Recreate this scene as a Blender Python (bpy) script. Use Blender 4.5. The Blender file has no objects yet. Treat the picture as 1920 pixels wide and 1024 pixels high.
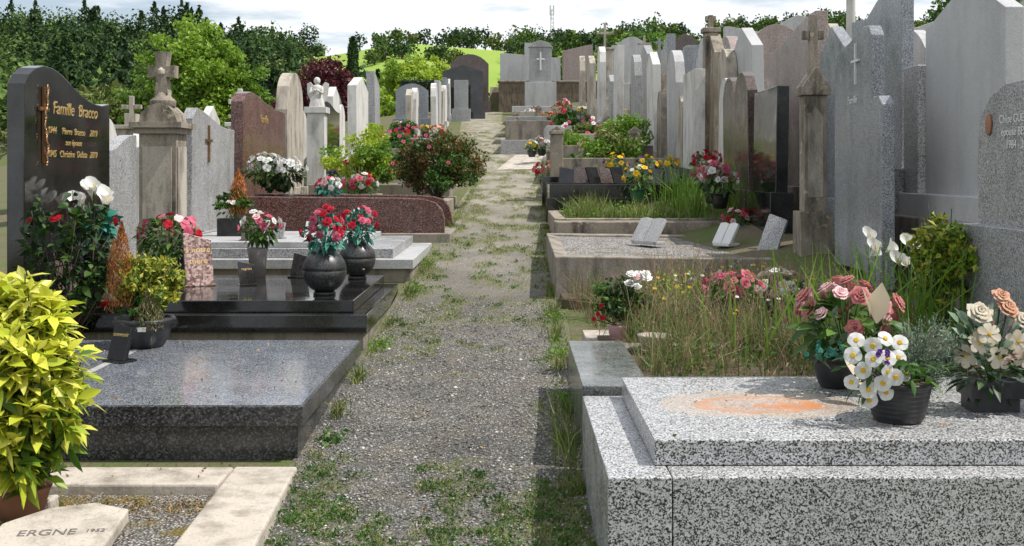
import bpy, bmesh, math, random
import numpy as np
from mathutils import Vector, Matrix, noise
R = random.Random(7); rng = np.random.default_rng(11)
S = bpy.context.scene

# ------------------------------------------------------------------ materials
MATS = {}
class NT:
    def __init__(s, name):
        m = bpy.data.materials.new(name); m.use_nodes = True
        s.m = m; s.t = m.node_tree; s.n = s.t.nodes; s.l = s.t.links
        s.p = s.n['Principled BSDF']; s.out = s.n['Material Output']
        MATS[name] = m
    def add(s, ty, **k):
        n = s.n.new(ty)
        for a, v in k.items():
            if a in n.inputs.keys(): n.inputs[a].default_value = v
            else: setattr(n, a, v)
        return n
    def pos(s, sc=(1, 1, 1)):
        g = s.add('ShaderNodeNewGeometry'); mp = s.add('ShaderNodeMapping'); mp.inputs['Scale'].default_value = sc
        s.l.new(g.outputs['Position'], mp.inputs['Vector']); return mp.outputs[0]
    def noise(s, scale, detail=3, vec=None, rough=.55, dist=0):
        n = s.add('ShaderNodeTexNoise'); n.inputs['Scale'].default_value = scale; n.inputs['Detail'].default_value = detail
        n.inputs['Roughness'].default_value = rough; n.inputs['Distortion'].default_value = dist
        s.l.new(vec or s.pos(), n.inputs['Vector']); return n.outputs['Fac']
    def vor(s, scale, out='Distance', vec=None, feature='F1'):
        n = s.add('ShaderNodeTexVoronoi'); n.feature = feature; n.inputs['Scale'].default_value = scale
        s.l.new(vec or s.pos(), n.inputs['Vector']); return n.outputs[out]
    def ramp(s, fac, stops, interp='LINEAR'):
        r = s.add('ShaderNodeValToRGB'); r.color_ramp.interpolation = interp
        e = r.color_ramp.elements
        while len(e) < len(stops): e.new(.5)
        for i, (p, c) in enumerate(stops):
            e[i].position = p
            if not hasattr(c, '__len__'): c = (c, c, c)
            e[i].color = (*c, 1)
        s.l.new(fac, r.inputs[0]); return r.outputs[0]
    def mix(s, fac, a, b, mode='MIX'):
        m = s.add('ShaderNodeMixRGB', blend_type=mode)
        for i, v in ((0, fac), (1, a), (2, b)):
            if isinstance(v, (int, float)): m.inputs[i].default_value = v if i == 0 else (v, v, v, 1)
            elif isinstance(v, tuple): m.inputs[i].default_value = (*v, 1)
            else: s.l.new(v, m.inputs[i])
        return m.outputs[0]
    def bump(s, h, strength=.3, dist=.01, into=True):
        b = s.add('ShaderNodeBump'); b.inputs['Strength'].default_value = strength; b.inputs['Distance'].default_value = dist
        s.l.new(h, b.inputs['Height'])
        if into: s.l.new(b.outputs[0], s.p.inputs['Normal'])
        return b.outputs[0]
    def col(s, c):
        if isinstance(c, tuple): s.p.inputs['Base Color'].default_value = (*c, 1)
        else: s.l.new(c, s.p.inputs['Base Color'])
    def rough(s, r, spec=.5):
        if isinstance(r, (int, float)): s.p.inputs['Roughness'].default_value = r
        else: s.l.new(r, s.p.inputs['Roughness'])
        s.p.inputs['Specular IOR Level'].default_value = spec

def granite(name, stops, scale=90, rough=.2, dust=(.35, .33, .3), dustamt=.25, spec=.5, stain=None, bump=0.0, weather=.25):
    t = NT(name)
    n1 = t.noise(scale, 2, rough=.7); v = t.vor(scale*1.3, 'Color')
    sep = t.add('ShaderNodeSeparateColor'); t.l.new(v, sep.inputs[0])
    f = t.mix(.45, n1, sep.outputs[0])
    c = t.ramp(f, stops)
    d = t.ramp(t.noise(2.2, 5, rough=.65), [(.42, 0), (.72, dustamt)])
    c = t.mix(d, c, dust)
    st = t.ramp(t.noise(1.0, 5, vec=t.pos((3.2, 3.2, .7)), rough=.68), [(.45, 1), (.68, 1-weather)])
    c = t.mix(1.0, c, st, 'MULTIPLY')
    if stain: c = stain(t, c)
    t.col(c)
    rr = t.ramp(t.noise(5, 4), [(.35, rough*.7), (.7, min(1, rough*1.5+.05))])
    t.rough(rr, spec)
    if bump: t.bump(t.noise(scale*.7, 3), bump, .004)
    return t.m
def stone(name, c1, c2, dark=(.09, .085, .075), amt=.7, sc=3, rough=.85, lichen=None, bump=.5):
    t = NT(name)
    c = t.mix(t.noise(sc*2, 5, rough=.65), c1, c2)
    st = t.ramp(t.noise(sc*.8, 6, vec=t.pos((2.2, 2.2, .6)), rough=.68), [(.46, 0), (.68, amt)])
    c = t.mix(st, c, dark)
    sp = t.ramp(t.noise(70, 2), [(.56, 0), (.68, .35)])
    c = t.mix(sp, c, dark)
    if lichen: c = t.mix(t.ramp(t.noise(7, 6, rough=.75), [(.57, 0), (.63, .8)]), c, lichen)
    t.col(c); t.rough(rough, .3); t.bump(t.noise(45, 4, rough=.7), bump, .006)
    return t.m
def leafm(name, stops, trans=.35, rough=.45, spec=.35):
    t = NT(name)
    g = t.add('ShaderNodeNewGeometry')
    c = t.ramp(g.outputs['Random Per Island'], stops)
    c = t.mix(.5, c, t.ramp(t.noise(1.6, 2), [(.35, .65), (.65, 1.35)]), 'MULTIPLY')
    t.col(c); t.rough(rough, spec)
    if trans > .05:
        tr = t.add('ShaderNodeBsdfTranslucent'); t.l.new(c, tr.inputs[0])
        mx = t.add('ShaderNodeMixShader'); mx.inputs[0].default_value = trans
        t.l.new(t.p.outputs[0], mx.inputs[1]); t.l.new(tr.outputs[0], mx.inputs[2]); t.l.new(mx.outputs[0], t.out.inputs[0])
    return t.m
def plain(name, c, rough=.5, spec=.5, metal=0, var=.25):
    t = NT(name)
    cc = t.mix(t.ramp(t.noise(14, 4), [(.4, 0), (.7, var)]), c, tuple(min(1, x*1.3+.08) for x in c))
    t.col(cc); t.rough(rough, spec); t.p.inputs['Metallic'].default_value = metal
    return t.m

def rust(t, c):
    g = t.pos()
    def ellm(cx, cy, rx, ry, ns, amp, stops):
        mp = t.add('ShaderNodeMapping'); mp.inputs['Location'].default_value = (-cx/rx, -cy/ry, 0); mp.inputs['Scale'].default_value = (1/rx, 1/ry, 0)
        t.l.new(g, mp.inputs[0]); ln = t.add('ShaderNodeVectorMath', operation='LENGTH'); t.l.new(mp.outputs[0], ln.inputs[0])
        ad = t.add('ShaderNodeMath', operation='MULTIPLY_ADD'); t.l.new(t.noise(ns, 7, rough=.75), ad.inputs[0]); ad.inputs[1].default_value = amp; t.l.new(ln.outputs['Value'], ad.inputs[2])
        return t.ramp(ad.outputs[0], stops)
    m = ellm(1.10, 5.03, .70, .46, 6, .7, [(0, .2), (.7, .35), (.9, .55), (.97, .5), (1.2, 0)])
    m3 = ellm(1.10, 5.02, .44, .28, 9, .7, [(0, .15), (.75, .25), (.98, .9), (1.06, .85), (1.16, .1), (1.3, 0)])
    m2 = ellm(1.24, 4.99, .50, .25, 12, 1.4, [(.55, .95), (1., .55), (1.4, 0)])
    c = t.mix(m, c, (.48, .37, .27)); c = t.mix(m3, c, (.50, .23, .10)); return t.mix(m2, c, (.54, .19, .05))

G_light = granite('light_granite', [(.34, .018), (.41, .10), (.47, .34), (.56, .48), (.75, .66)], 140, .26, stain=rust, dustamt=.1, weather=.12)
G_blue = granite('blue_granite_sky_sheen', [(.3, .03), (.42, (.085, .095, .115)), (.55, (.19, .21, .25)), (.7, (.36, .39, .43))], 130, .11, dustamt=.3, spec=1.0, weather=.15)  # slab top: lighter than the sides, sky reflection partly put into the colour
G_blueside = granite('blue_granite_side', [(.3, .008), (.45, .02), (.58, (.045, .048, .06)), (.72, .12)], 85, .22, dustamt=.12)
G_black = granite('black_granite', [(.3, .006), (.6, .012), (.8, .035)], 150, .06, dustamt=.07, spec=.7)
G_grey = granite('grey_granite', [(.3, .08), (.42, .23), (.55, .38), (.7, .52)], 130, .35, dustamt=.15)
G_grey2 = granite('pale_granite', [(.3, .26), (.45, .40), (.6, .50), (.75, .60)], 150, .45, dust=(.5, .47, .43), dustamt=.25)
G_smooth = granite('smooth_pale_granite', [(.3, .34), (.45, .42), (.6, .47), (.75, .52)], 200, .55, dust=(.5, .48, .44), dustamt=.2, weather=.15)
G_bluegrey = granite('bluegrey_granite', [(.3, .09), (.45, (.20, .22, .25)), (.6, (.31, .335, .37)), (.75, .48)], 140, .2, dustamt=.12)
G_red = granite('red_granite', [(.3, (.02, .012, .012)), (.45, (.09, .034, .03)), (.6, (.18, .075, .06)), (.75, (.31, .2, .17))], 90, .18, dustamt=.1)
G_brown = granite('brown_granite', [(.3, .02), (.5, (.09, .06, .05)), (.7, (.19, .14, .12))], 110, .18, dustamt=.1)
G_pinkgrey = granite('pinkgrey_granite', [(.3, (.12, .085, .075)), (.5, (.32, .25, .22)), (.7, (.46, .38, .35))], 110, .35, dustamt=.2)
G_green = granite('green_granite', [(.3, .03), (.5, (.09, .105, .10)), (.7, (.19, .21, .2))], 90, .16, dustamt=.35, spec=.8)
M_marble = stone('white_marble', (.68, .67, .64), (.54, .52, .48), (.2, .19, .17), .65, rough=.6, bump=.25)
M_lime = stone('limestone', (.50, .45, .38), (.36, .32, .26), (.09, .08, .065), .85)
M_limeo = stone('lichen_limestone', (.38, .33, .265), (.23, .19, .15), (.055, .05, .04), .95, lichen=(.46, .42, .28), bump=.9)
M_conc = stone('concrete', (.36, .32, .27), (.22, .19, .155), (.06, .05, .04), .85, bump=.9)
M_curb = stone('pale_curbstone', (.56, .50, .43), (.43, .38, .32), (.14, .12, .09), .7, bump=.8)
M_wallm = stone('rubble_wall', (.26, .20, .14), (.14, .11, .08), (.04, .035, .03), .8, sc=6, bump=1)
M_ptxt = plain('engraving_dark', (.12, .11, .1), .8)
M_gold = plain('gold_lettering', (.75, .52, .2), .35, .5, .6, 0)
M_white = plain('white_lettering', (.7, .7, .68), .6, .3, 0, 0)
M_bronze = plain('bronze', (.30, .17, .08), .35, .5, .9)
M_blackp = plain('black_ceramic', (.012, .012, .013), .22, .5)
M_blackmat = plain('black_plastic', (.02, .02, .022), .42, .4)
M_greyp = plain('grey_pot', (.23, .2, .19), .6)
M_greenp = plain('green_pot', (.03, .12, .05), .4)
M_terra = plain('terracotta', (.30, .13, .07), .8)
M_plqred = granite('plaque_red_marble', [(.3, (.1, .05, .04)), (.5, (.3, .18, .15)), (.7, (.5, .38, .34))], 40, .3, dustamt=0)
M_plqw = plain('plaque_white', (.64, .64, .62), .4)
M_bark = stone('bark', (.12, .09, .065), (.07, .05, .035), (.02, .018, .015), .6, sc=6, bump=1)
M_soil = stone('soil', (.15, .11, .075), (.08, .06, .04), (.03, .025, .02), .6, sc=6, bump=1)
M_metal = plain('mast_metal', (.3, .3, .3), .5, .5, .5)

L_green = leafm('leaf_green', [(0, (.03, .08, .014)), (.5, (.06, .14, .024)), (1, (.12, .22, .04))])
L_bright = leafm('leaf_bright', [(0, (.08, .18, .016)), (.5, (.15, .29, .028)), (1, (.24, .38, .055))], .4)
L_tree = leafm('leaf_maple', [(0, (.13, .24, .02)), (.5, (.22, .36, .035)), (1, (.33, .47, .07))], .45)
L_tree2 = leafm('leaf_maple_dark', [(0, (.08, .17, .018)), (.5, (.15, .27, .03)), (1, (.24, .37, .05))], .4)  # darker maple green, mixed in by random clump
L_lime = leafm('leaf_lime', [(0, (.22, .34, .025)), (.5, (.38, .50, .04)), (1, (.5, .6, .09))], .45)
L_dark = leafm('leaf_dark', [(0, (.014, .036, .012)), (.5, (.03, .065, .018)), (1, (.055, .105, .03))], .15)
L_forest = leafm('leaf_forest', [(0, (.02, .045, .02)), (.5, (.042, .078, .03)), (1, (.075, .12, .04))], 0, .9, .1)
L_forest2 = leafm('leaf_forest_broad', [(0, (.05, .09, .026)), (.5, (.085, .14, .036)), (1, (.14, .21, .055))], 0, .9, .1)
L_forest3 = leafm('leaf_forest_olive', [(0, (.08, .105, .03)), (.5, (.125, .155, .045)), (1, (.19, .22, .075))], 0, .9, .1)
L_red = leafm('leaf_purple', [(0, (.05, .012, .016)), (.5, (.10, .02, .026)), (1, (.17, .04, .045))], .3)
L_redg = leafm('leaf_rusty', [(0, (.03, .065, .014)), (.45, (.07, .12, .02)), (.7, (.16, .08, .028)), (1, (.26, .08, .035))], .3)
L_auc = leafm('leaf_variegated', [(0, (.36, .46, .03)), (.3, (.56, .60, .05)), (.7, (.70, .70, .10)), (1, (.78, .75, .2))], .35, .35)
L_auc2 = leafm('leaf_variegated_dark', [(0, (.06, .15, .02)), (.5, (.2, .32, .03)), (1, (.45, .54, .06))], .3, .35)
L_euo = leafm('leaf_euonymus', [(0, (.05, .11, .014)), (.45, (.22, .28, .028)), (1, (.58, .52, .08))], .3)
L_orange = leafm('leaf_orange', [(0, (.24, .08, .02)), (.5, (.42, .15, .04)), (1, (.55, .26, .08))], .3)
L_juni = leafm('leaf_silver', [(0, (.12, .20, .13)), (.5, (.22, .32, .22)), (1, (.34, .45, .34))], .25, .6)
L_teal = leafm('leaf_teal', [(0, (.01, .10, .07)), (.5, (.02, .17, .12)), (1, (.08, .28, .2))], .2)
L_grass = leafm('grass_green', [(0, (.07, .12, .02)), (.5, (.13, .19, .035)), (.75, (.22, .26, .065)), (1, (.44, .39, .2))], .3)
L_weed = leafm('weed_mixed', [(0, (.07, .12, .03)), (.4, (.13, .18, .045)), (.6, (.22, .17, .085)), (.85, (.28, .17, .11)), (1, (.44, .36, .23))], .3, .7)
def petal(name, a, b, tr=.25): return leafm(name, [(0, a), (1, b)], tr, .55, .2)
P_red = petal('petal_red', (.38, .006, .02), (.58, .02, .05))
P_pink = petal('petal_pink', (.5, .07, .13), (.68, .18, .26))
P_dusty = petal('petal_dusty_pink', (.42, .12, .12), (.64, .29, .27))
P_light = petal('petal_light_pink', (.75, .42, .45), (.85, .62, .6))
P_white = petal('petal_white', (.7, .7, .66), (.85, .85, .82))
P_cream = petal('petal_cream', (.62, .54, .40), (.78, .71, .58))
P_peach = petal('petal_peach', (.68, .34, .2), (.8, .5, .34))
P_yel = petal('petal_yellow', (.7, .42, .02), (.85, .58, .04))
P_purple = petal('petal_purple', (.09, .02, .22), (.2, .06, .4))
PEB = leafm('pebble', [(0, (.08, .078, .073)), (.5, (.19, .185, .17)), (.9, (.34, .325, .3)), (1, (.58, .55, .51))], 0.0, .9)
L_litter = leafm('dry_leaf', [(0, (.16, .08, .03)), (.6, (.32, .2, .09)), (1, (.45, .34, .18))], 0, .8)

# ------------------------------------------------------------------ mesh builder
class B:
    def __init__(s):
        s.v = []; s.li = []; s.ls = []; s.mi = []; s.sm = []; s.nv = 0; s.mats = []; s.M = None
    def mat(s, m):
        if m not in s.mats: s.mats.append(m)
        return s.mats.index(m)
    def addv(s, v):
        v = np.asarray(v, float).reshape(-1, 3)
        if s.M is not None:
            A = np.array(s.M); v = v @ A[:3, :3].T + A[:3, 3]
        o = s.nv; s.v.append(v); s.nv += len(v); return o
    def faces(s, o, fs, m, smooth=False):
        k = s.mat(m)
        for f in fs:
            s.li.append(np.array(f, int)+o); s.ls.append(np.array([len(f)])); s.mi.append(np.array([k])); s.sm.append(np.array([smooth]))
    def quads(s, v, m, q=None, smooth=False):
        v = np.asarray(v).reshape(-1, 3); o = s.addv(v)
        if q is None: q = np.arange(len(v)).reshape(-1, 4)
        s.li.append(q.ravel()+o); n = len(q); s.ls.append(np.full(n, q.shape[1])); s.mi.append(np.full(n, s.mat(m))); s.sm.append(np.full(n, smooth))
    def box(s, x0, x1, y0, y1, z0, z1, m):
        v = [(x, y, z) for z in (z0, z1) for x, y in ((x0, y0), (x1, y0), (x1, y1), (x0, y1))]
        o = s.addv(v); s.faces(o, [(3, 2, 1, 0), (4, 5, 6, 7), (0, 1, 5, 4), (1, 2, 6, 5), (2, 3, 7, 6), (3, 0, 4, 7)], m)
    def prism(s, pts, ax, a0, a1, m):
        n = len(pts)
        f = (lambda a, p: (a, p[0], p[1])) if ax == 'x' else ((lambda a, p: (p[0], a, p[1])) if ax == 'y' else (lambda a, p: (p[0], p[1], a)))
        o = s.addv([f(a0, p) for p in pts]+[f(a1, p) for p in pts])
        s.faces(o, [tuple(range(n)), tuple(range(2*n-1, n-1, -1))]+[(i, (i+1) % n, n+(i+1) % n, n+i) for i in range(n)], m)
    def frus(s, p0, p1, r0, r1, m, n=8):
        p0 = np.array(p0, float); p1 = np.array(p1, float); d = p1-p0; d /= np.linalg.norm(d)+1e-9
        a = np.cross(d, [0, 0, 1.]) if abs(d[2]) < .9 else np.cross(d, [1., 0, 0]); a /= np.linalg.norm(a); b = np.cross(d, a)
        t = np.arange(n)*2*np.pi/n; c = np.cos(t)[:, None]*a+np.sin(t)[:, None]*b
        o = s.addv(np.vstack([p0+c*r0, p1+c*r1])); i = np.arange(n); j = (i+1) % n
        q = np.stack([i, j, n+j, n+i], 1); s.li.append(q.ravel()+o); s.ls.append(np.full(n, 4)); s.mi.append(np.full(n, s.mat(m))); s.sm.append(np.full(n, True))
        s.faces(o, [tuple(range(n, 2*n))], m)
    def lathe(s, cx, cy, prof, m, n=28, sq=False):
        k = len(prof); t = np.arange(n)*2*np.pi/n
        c = np.stack([np.cos(t), np.sin(t)], 1)
        V = np.concatenate([np.column_stack([cx+c[:, 0]*r, cy+c[:, 1]*r, np.full(n, z)]) for r, z in prof])
        o = s.addv(V); i = np.arange(n); j = (i+1) % n
        for a in range(k-1):
            q = np.stack([a*n+i, a*n+j, (a+1)*n+j, (a+1)*n+i], 1)
            s.li.append(q.ravel()+o); s.ls.append(np.full(n, 4)); s.mi.append(np.full(n, s.mat(m))); s.sm.append(np.full(n, True))
        s.faces(o, [tuple(range(n))[::-1], tuple(range((k-1)*n, k*n))], m)
    def done(s, name, bevel=0, recalc=False, attr=None):
        v = np.concatenate(s.v); li = np.concatenate(s.li); ls = np.concatenate(s.ls)
        lo = v.min(0); hi = v.max(0); c = np.array([(lo[0]+hi[0])/2, (lo[1]+hi[1])/2, lo[2]])
        me = bpy.data.meshes.new(name); me.vertices.add(len(v)); me.vertices.foreach_set('co', (v-c).ravel())
        me.loops.add(len(li)); me.loops.foreach_set('vertex_index', li.astype(np.int32))
        me.polygons.add(len(ls)); me.polygons.foreach_set('loop_start', (np.cumsum(ls)-ls).astype(np.int32))
        me.polygons.foreach_set('material_index', np.concatenate(s.mi).astype(np.int32))
        me.polygons.foreach_set('use_smooth', np.concatenate(s.sm).astype(bool))
        for m in s.mats: me.materials.append(m)
        me.update(calc_edges=True)
        if attr is not None:
            a = me.attributes.new('grassy', 'FLOAT', 'POINT'); a.data.foreach_set('value', attr)
        if recalc:
            bm = bmesh.new(); bm.from_mesh(me); bmesh.ops.recalc_face_normals(bm, faces=bm.faces); bm.to_mesh(me); bm.free()
        ob = bpy.data.objects.new(name, me); ob.location = c; S.collection.objects.link(ob)
        if bevel:
            md = ob.modifiers.new('bevel', 'BEVEL'); md.width = bevel; md.segments = 2; md.limit_method = 'ANGLE'; md.angle_limit = .6
        return ob

def unit(a): return a/(np.linalg.norm(a, axis=-1, keepdims=True)+1e-9)
def leaves(b, c, size, m, aspect=.5, direction=None, dirw=0., var=.35):
    c = np.asarray(c, float).reshape(-1, 3); n = len(c)
    if n == 0: return
    d = unit(rng.normal(size=(n, 3)))
    if direction is not None: d = unit(d*(1-dirw)+np.asarray(direction)*dirw)
    s = np.cross(d, unit(rng.normal(size=(n, 3)))); s = unit(s); nn = np.cross(d, s)
    L = (size*(1+rng.uniform(-var, var, n)))[:, None]; w = L*aspect*.5
    v = np.stack([c-d*L*.5, c+s*w+nn*L*.07-d*L*.05, c+d*L*.5-nn*L*.08, c-s*w+nn*L*.07-d*L*.05], 1)
    b.quads(v, m)
def biglea(b, c, d, L, m, aspect=.4, droop=.3):
    c = np.asarray(c, float).reshape(-1, 3); d = unit(np.asarray(d, float).reshape(-1, 3)); n = len(c)
    up = np.tile([0, 0, 1.], (n, 1))+rng.normal(size=(n, 3))*.35; s = unit(np.cross(d, up)); nn = np.cross(s, d)
    L = (L*(1+rng.uniform(-.3, .3, n)))[:, None]
    ts = [0, .3, .62, 1.]; ws = [.06, .85, .8, .03]; rows = []
    for t, w in zip(ts, ws):
        ctr = c+d*L*t-nn*0-np.array([0, 0, 1.])*L*droop*t*t
        rows.append(np.stack([ctr-s*L*aspect*.5*w+nn*L*.06*w, ctr, ctr+s*L*aspect*.5*w+nn*L*.06*w], 1))
    v = np.stack(rows, 1).reshape(n, 12, 3)
    q = []
    for r in range(3):
        for k in range(2): q.append([r*3+k, r*3+k+1, r*3+k+4, r*3+k+3])
    q = (np.array(q)[None]+(np.arange(n)*12)[:, None, None]).reshape(-1, 4)
    b.quads(v, m, q, True)
def blades(b, base, h, w, m, lean=.35, var=.4):
    base = np.asarray(base, float).reshape(-1, 3); n = len(base)
    if n == 0: return
    a = rng.uniform(0, 2*np.pi, n); side = np.stack([np.cos(a), np.sin(a), 0*a], 1)
    a2 = rng.uniform(0, 2*np.pi, n); ld = np.stack([np.cos(a2), np.sin(a2), 0*a2], 1)
    H = (np.broadcast_to(h, n)*(1+rng.uniform(-var, var, n)))[:, None]; le = (np.abs(rng.normal(size=n))*lean)[:, None]*H
    Z = np.array([0, 0, 1.])
    p1 = base+ld*le*.3+Z*H*.55; p2 = base+ld*le+Z*H*(1-.15*le/H)
    v = np.stack([base-side*w*.5, base+side*w*.5, p1+side*w*.4, p1-side*w*.4, p2+side*w*.06, p2-side*w*.06], 1)
    q = (np.array([[0, 1, 2, 3], [3, 2, 4, 5]])[None]+(np.arange(n)*6)[:, None, None]).reshape(-1, 4)
    b.quads(v, m, q)
def ell(n, c, r, shell=.5):
    d = unit(rng.normal(size=(n, 3))); rr = (shell+(1-shell)*rng.random(n))[:, None]
    return np.asarray(c)+d*rr*np.asarray(r)
def clumps(b, c, r, nc, nl, size, m, cr=.25, aspect=.55, shell=.45, m2=None):
    cc = ell(nc, c, np.array(r)*(1-cr*.6), shell)
    cc = cc[cc[:, 2] > c[2]-r[2]*.85]
    rad = cr*np.mean(r)*rng.uniform(.6, 1.35, len(cc))
    pts = (cc[:, None, :]+unit(rng.normal(size=(len(cc), nl, 3)))*(rng.random((len(cc), nl, 1))**.45)*rad[:, None, None]*np.array([1, 1, .75]))
    if m2:
        k = rng.random(len(cc)) < .35; leaves(b, pts[k].reshape(-1, 3), size, m2, aspect); leaves(b, pts[~k].reshape(-1, 3), size, m, aspect)
    else: leaves(b, pts.reshape(-1, 3), size, m, aspect)
    return cc

def frame(d):
    d = unit(np.asarray(d, float)); a = np.cross(d, [.3, .1, .9]); a = unit(a); return a, np.cross(d, a), d
def rose(b, c, r, d, m, rich=True):
    a, e, d = frame(d); c = np.array(c)
    layers = [(6, .3, 1., -.25, .2, 0), (5, .2, .74, -.2, .42, .5), (4, .1, .48, -.1, .55, .2), (3, .02, .22, 0, .58, .9)] if rich else [(5, .2, 1., -.2, .3, 0), (4, .1, .5, -.1, .6, .5)]
    for n, r0, r1, h0, h1, ph in layers:
        ph += R.random(); dl = math.pi/n*1.25
        for i in range(n):
            an = ph+2*math.pi*i/n; V = []
            for t in (0, .6, 1.):
                rad = (r0+(r1-r0)*(t**.7))*r*(1+R.uniform(-.07, .07)); h = (h0+(h1-h0)*math.sin(t*2.0)/.95)*r
                if t == 1: rad *= 1.05
                for u in (-1, 0, 1):
                    A = an+u*dl*(.75 if t == 0 else (1 if t < 1 else .62)); rr = rad*(1 if u == 0 else (.93 if t < 1 else .86))
                    V.append(c+a*math.cos(A)*rr+e*math.sin(A)*rr+d*(h-(0 if u == 0 or t < 1 else .09*r)))
            q = np.array([[0, 1, 4, 3], [1, 2, 5, 4], [3, 4, 7, 6], [4, 5, 8, 7]]); b.quads(V, m, q, True)
def daisy(b, c, r, d, m, mc, n=5, wid=1.0, cs=.27):
    a, e, d = frame(d); c = np.array(c); ph = R.random()*6
    for i in range(n):
        an = ph+2*math.pi*i/n; V = []
        ra = a*math.cos(an)+e*math.sin(an); ta = -a*math.sin(an)+e*math.cos(an)
        for t, w, h in ((.08, .12, 0), (.5, .5, .06), (.85, .55, .03), (1.05, .2, -.05)):
            for u in (-1, 0, 1): V.append(c+ra*r*t+ta*u*w*r*wid*(5/n)+d*r*(h+.05*abs(u)+.02*i))
        q = np.array([[k*3+j, k*3+j+1, k*3+j+4, k*3+j+3] for k in range(3) for j in range(2)]); b.quads(V, m, q, True)
    if mc: b.frus(c+d*r*.02, c+d*r*.24, r*cs, r*cs*.7, mc, 10)
def calla(b, c, L, d, m):
    a, e, d = frame(d); c = np.array(c); n = 12; rows = []
    for t, r in ((0, .04), (.35, .12), (.7, .22), (.9, .36), (1, .42)):
        for i in range(n):
            A = 2*math.pi*i/n; up = (.35*max(0, math.cos(A)))*(t**3)
            rr = r*L*(1+.35*max(0, math.cos(A))*t)
            rows.append(c+d*L*(t*.8+up)+a*math.cos(A)*rr+e*math.sin(A)*rr)
    q = np.array([[k*n+i, k*n+(i+1) % n, (k+1)*n+(i+1) % n, (k+1)*n+i] for k in range(4) for i in range(n)]); b.quads(rows, m, q, True)
    b.frus(c+d*L*.2, c+d*L*.8, L*.05, L*.03, P_yel, 6)
def bouquet(b, c, rad, n, fr, mats, green=L_green, gl=.06, ng=160, kind='rose', rich=True, flat=.8, low=-.15):
    c = np.array(c, float); got = []
    tries = 0
    while len(got) < n and tries < 3000:
        tries += 1
        d = unit(rng.normal(size=3)); 
        if d[2] < low: continue
        if all(np.dot(d, g) < math.cos(1.25*fr/rad) for g in got) or tries > 2500: got.append(d)
    for d in got:
        p = c+d*np.array([rad, rad, rad*flat])*R.uniform(.8, 1.12)
        m = R.choice(mats)
        if kind == 'rose': rose(b, p, fr*R.uniform(.75, 1.15), d+rng.normal(size=3)*.2, m, rich)
        else: daisy(b, p, fr*R.uniform(.85, 1.15), d+np.array([0, -.3, 0]), m, None, 6)
        b.frus(c-np.array([0, 0, rad*.7]), p-d*fr*.3, .003, .003, green, 4)
    if ng:
        pt = ell(ng, c-np.array([0, 0, rad*.15]), (rad*1.12, rad*1.12, rad*flat*1.1), .6); dd = unit(pt-c)
        biglea(b, pt-dd*gl*.5, dd+rng.normal(size=(ng, 3))*.4, gl, green, .5, .25)

# ------------------------------------------------------------------ terrain
GY = [-60, 0, 5, 7, 8.2, 10.6, 16, 23, 27, 35, 45, 50, 60, 75, 110, 160, 320, 350, 600, 1200]
GZ = [-.05, -.05, 0, .14, .2, .4, .8, 1.3, 1.75, 2.6, 3.6, 4.2, 4.8, 4, 0, 4, 38.5, 39.5, 27, 27]
def g(y): return float(np.interp(y, GY, GZ))
def H(x, y):
    z = g(y)
    if y < 75:
        z += min(.45, max(0, x-.7)*.22)*min(1, max(0, (y-4)/3))
        if x > 5: z += min(2.0, (x-5)*.2)
        if x < -4.3: z -= min(4, (-x-4.3)*.13)
        if -1 < x < 12 and 50.8 < y < 60: z = max(z, 5.4)
    if y > 110:
        k = min(1, (y-110)/200); bb = x/y
        z += k*float(np.interp(bb, [-.6, -.45, -.3, -.22, -.15, -.1, -.03, .02, .3], [-2, -2, -4, -6, -3, .5, -1.5, -3, 3]))
        z += k*1.5*noise.noise(Vector((x*.015, y*.015, 0)))
    return z
def axis(segs):
    o = []
    for a, b_, st in segs: o += list(np.arange(a, b_, st))
    return o
xs = axis([(-700, -100, 40), (-100, -20, 8), (-20, -6, 1.5), (-6, 6, .4), (6, 20, 1.5), (20, 100, 8), (100, 701, 40)])
ys = axis([(-60, 0, 6), (0, 62, .5), (62, 130, 4), (130, 360, 9), (360, 1201, 40)])
b = B()
V = np.array([(x, y, H(x, y)) for y in ys for x in xs]); nx = len(xs)
q = np.array([[j*nx+i, j*nx+i+1, (j+1)*nx+i+1, (j+1)*nx+i] for j in range(len(ys)-1) for i in range(nx-1)])
t = NT('ground_soil_grass')
gm = t.ramp(t.noise(1.3, 6, rough=.7), [(.4, 0), (.6, 1)])
near = t.mix(gm, t.mix(t.noise(14, 4), (.2, .165, .12), (.10, .08, .055)), t.mix(t.noise(9, 5), (.07, .10, .03), (.14, .17, .06)))
fa = t.mix(t.noise(.03, 4), (.19, .29, .045), (.30, .40, .09))
sx = t.add('ShaderNodeSeparateXYZ'); t.l.new(t.pos(), sx.inputs[0])
mr = t.add('ShaderNodeMapRange'); mr.inputs[1].default_value = 80; mr.inputs[2].default_value = 120; t.l.new(sx.outputs[1], mr.inputs[0])
t.col(t.mix(mr.outputs[0], near, fa)); t.rough(.95, .1); t.bump(t.noise(30, 5), .8, .03)
b.quads(V, t.m, q, True); b.done('ground')

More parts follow.
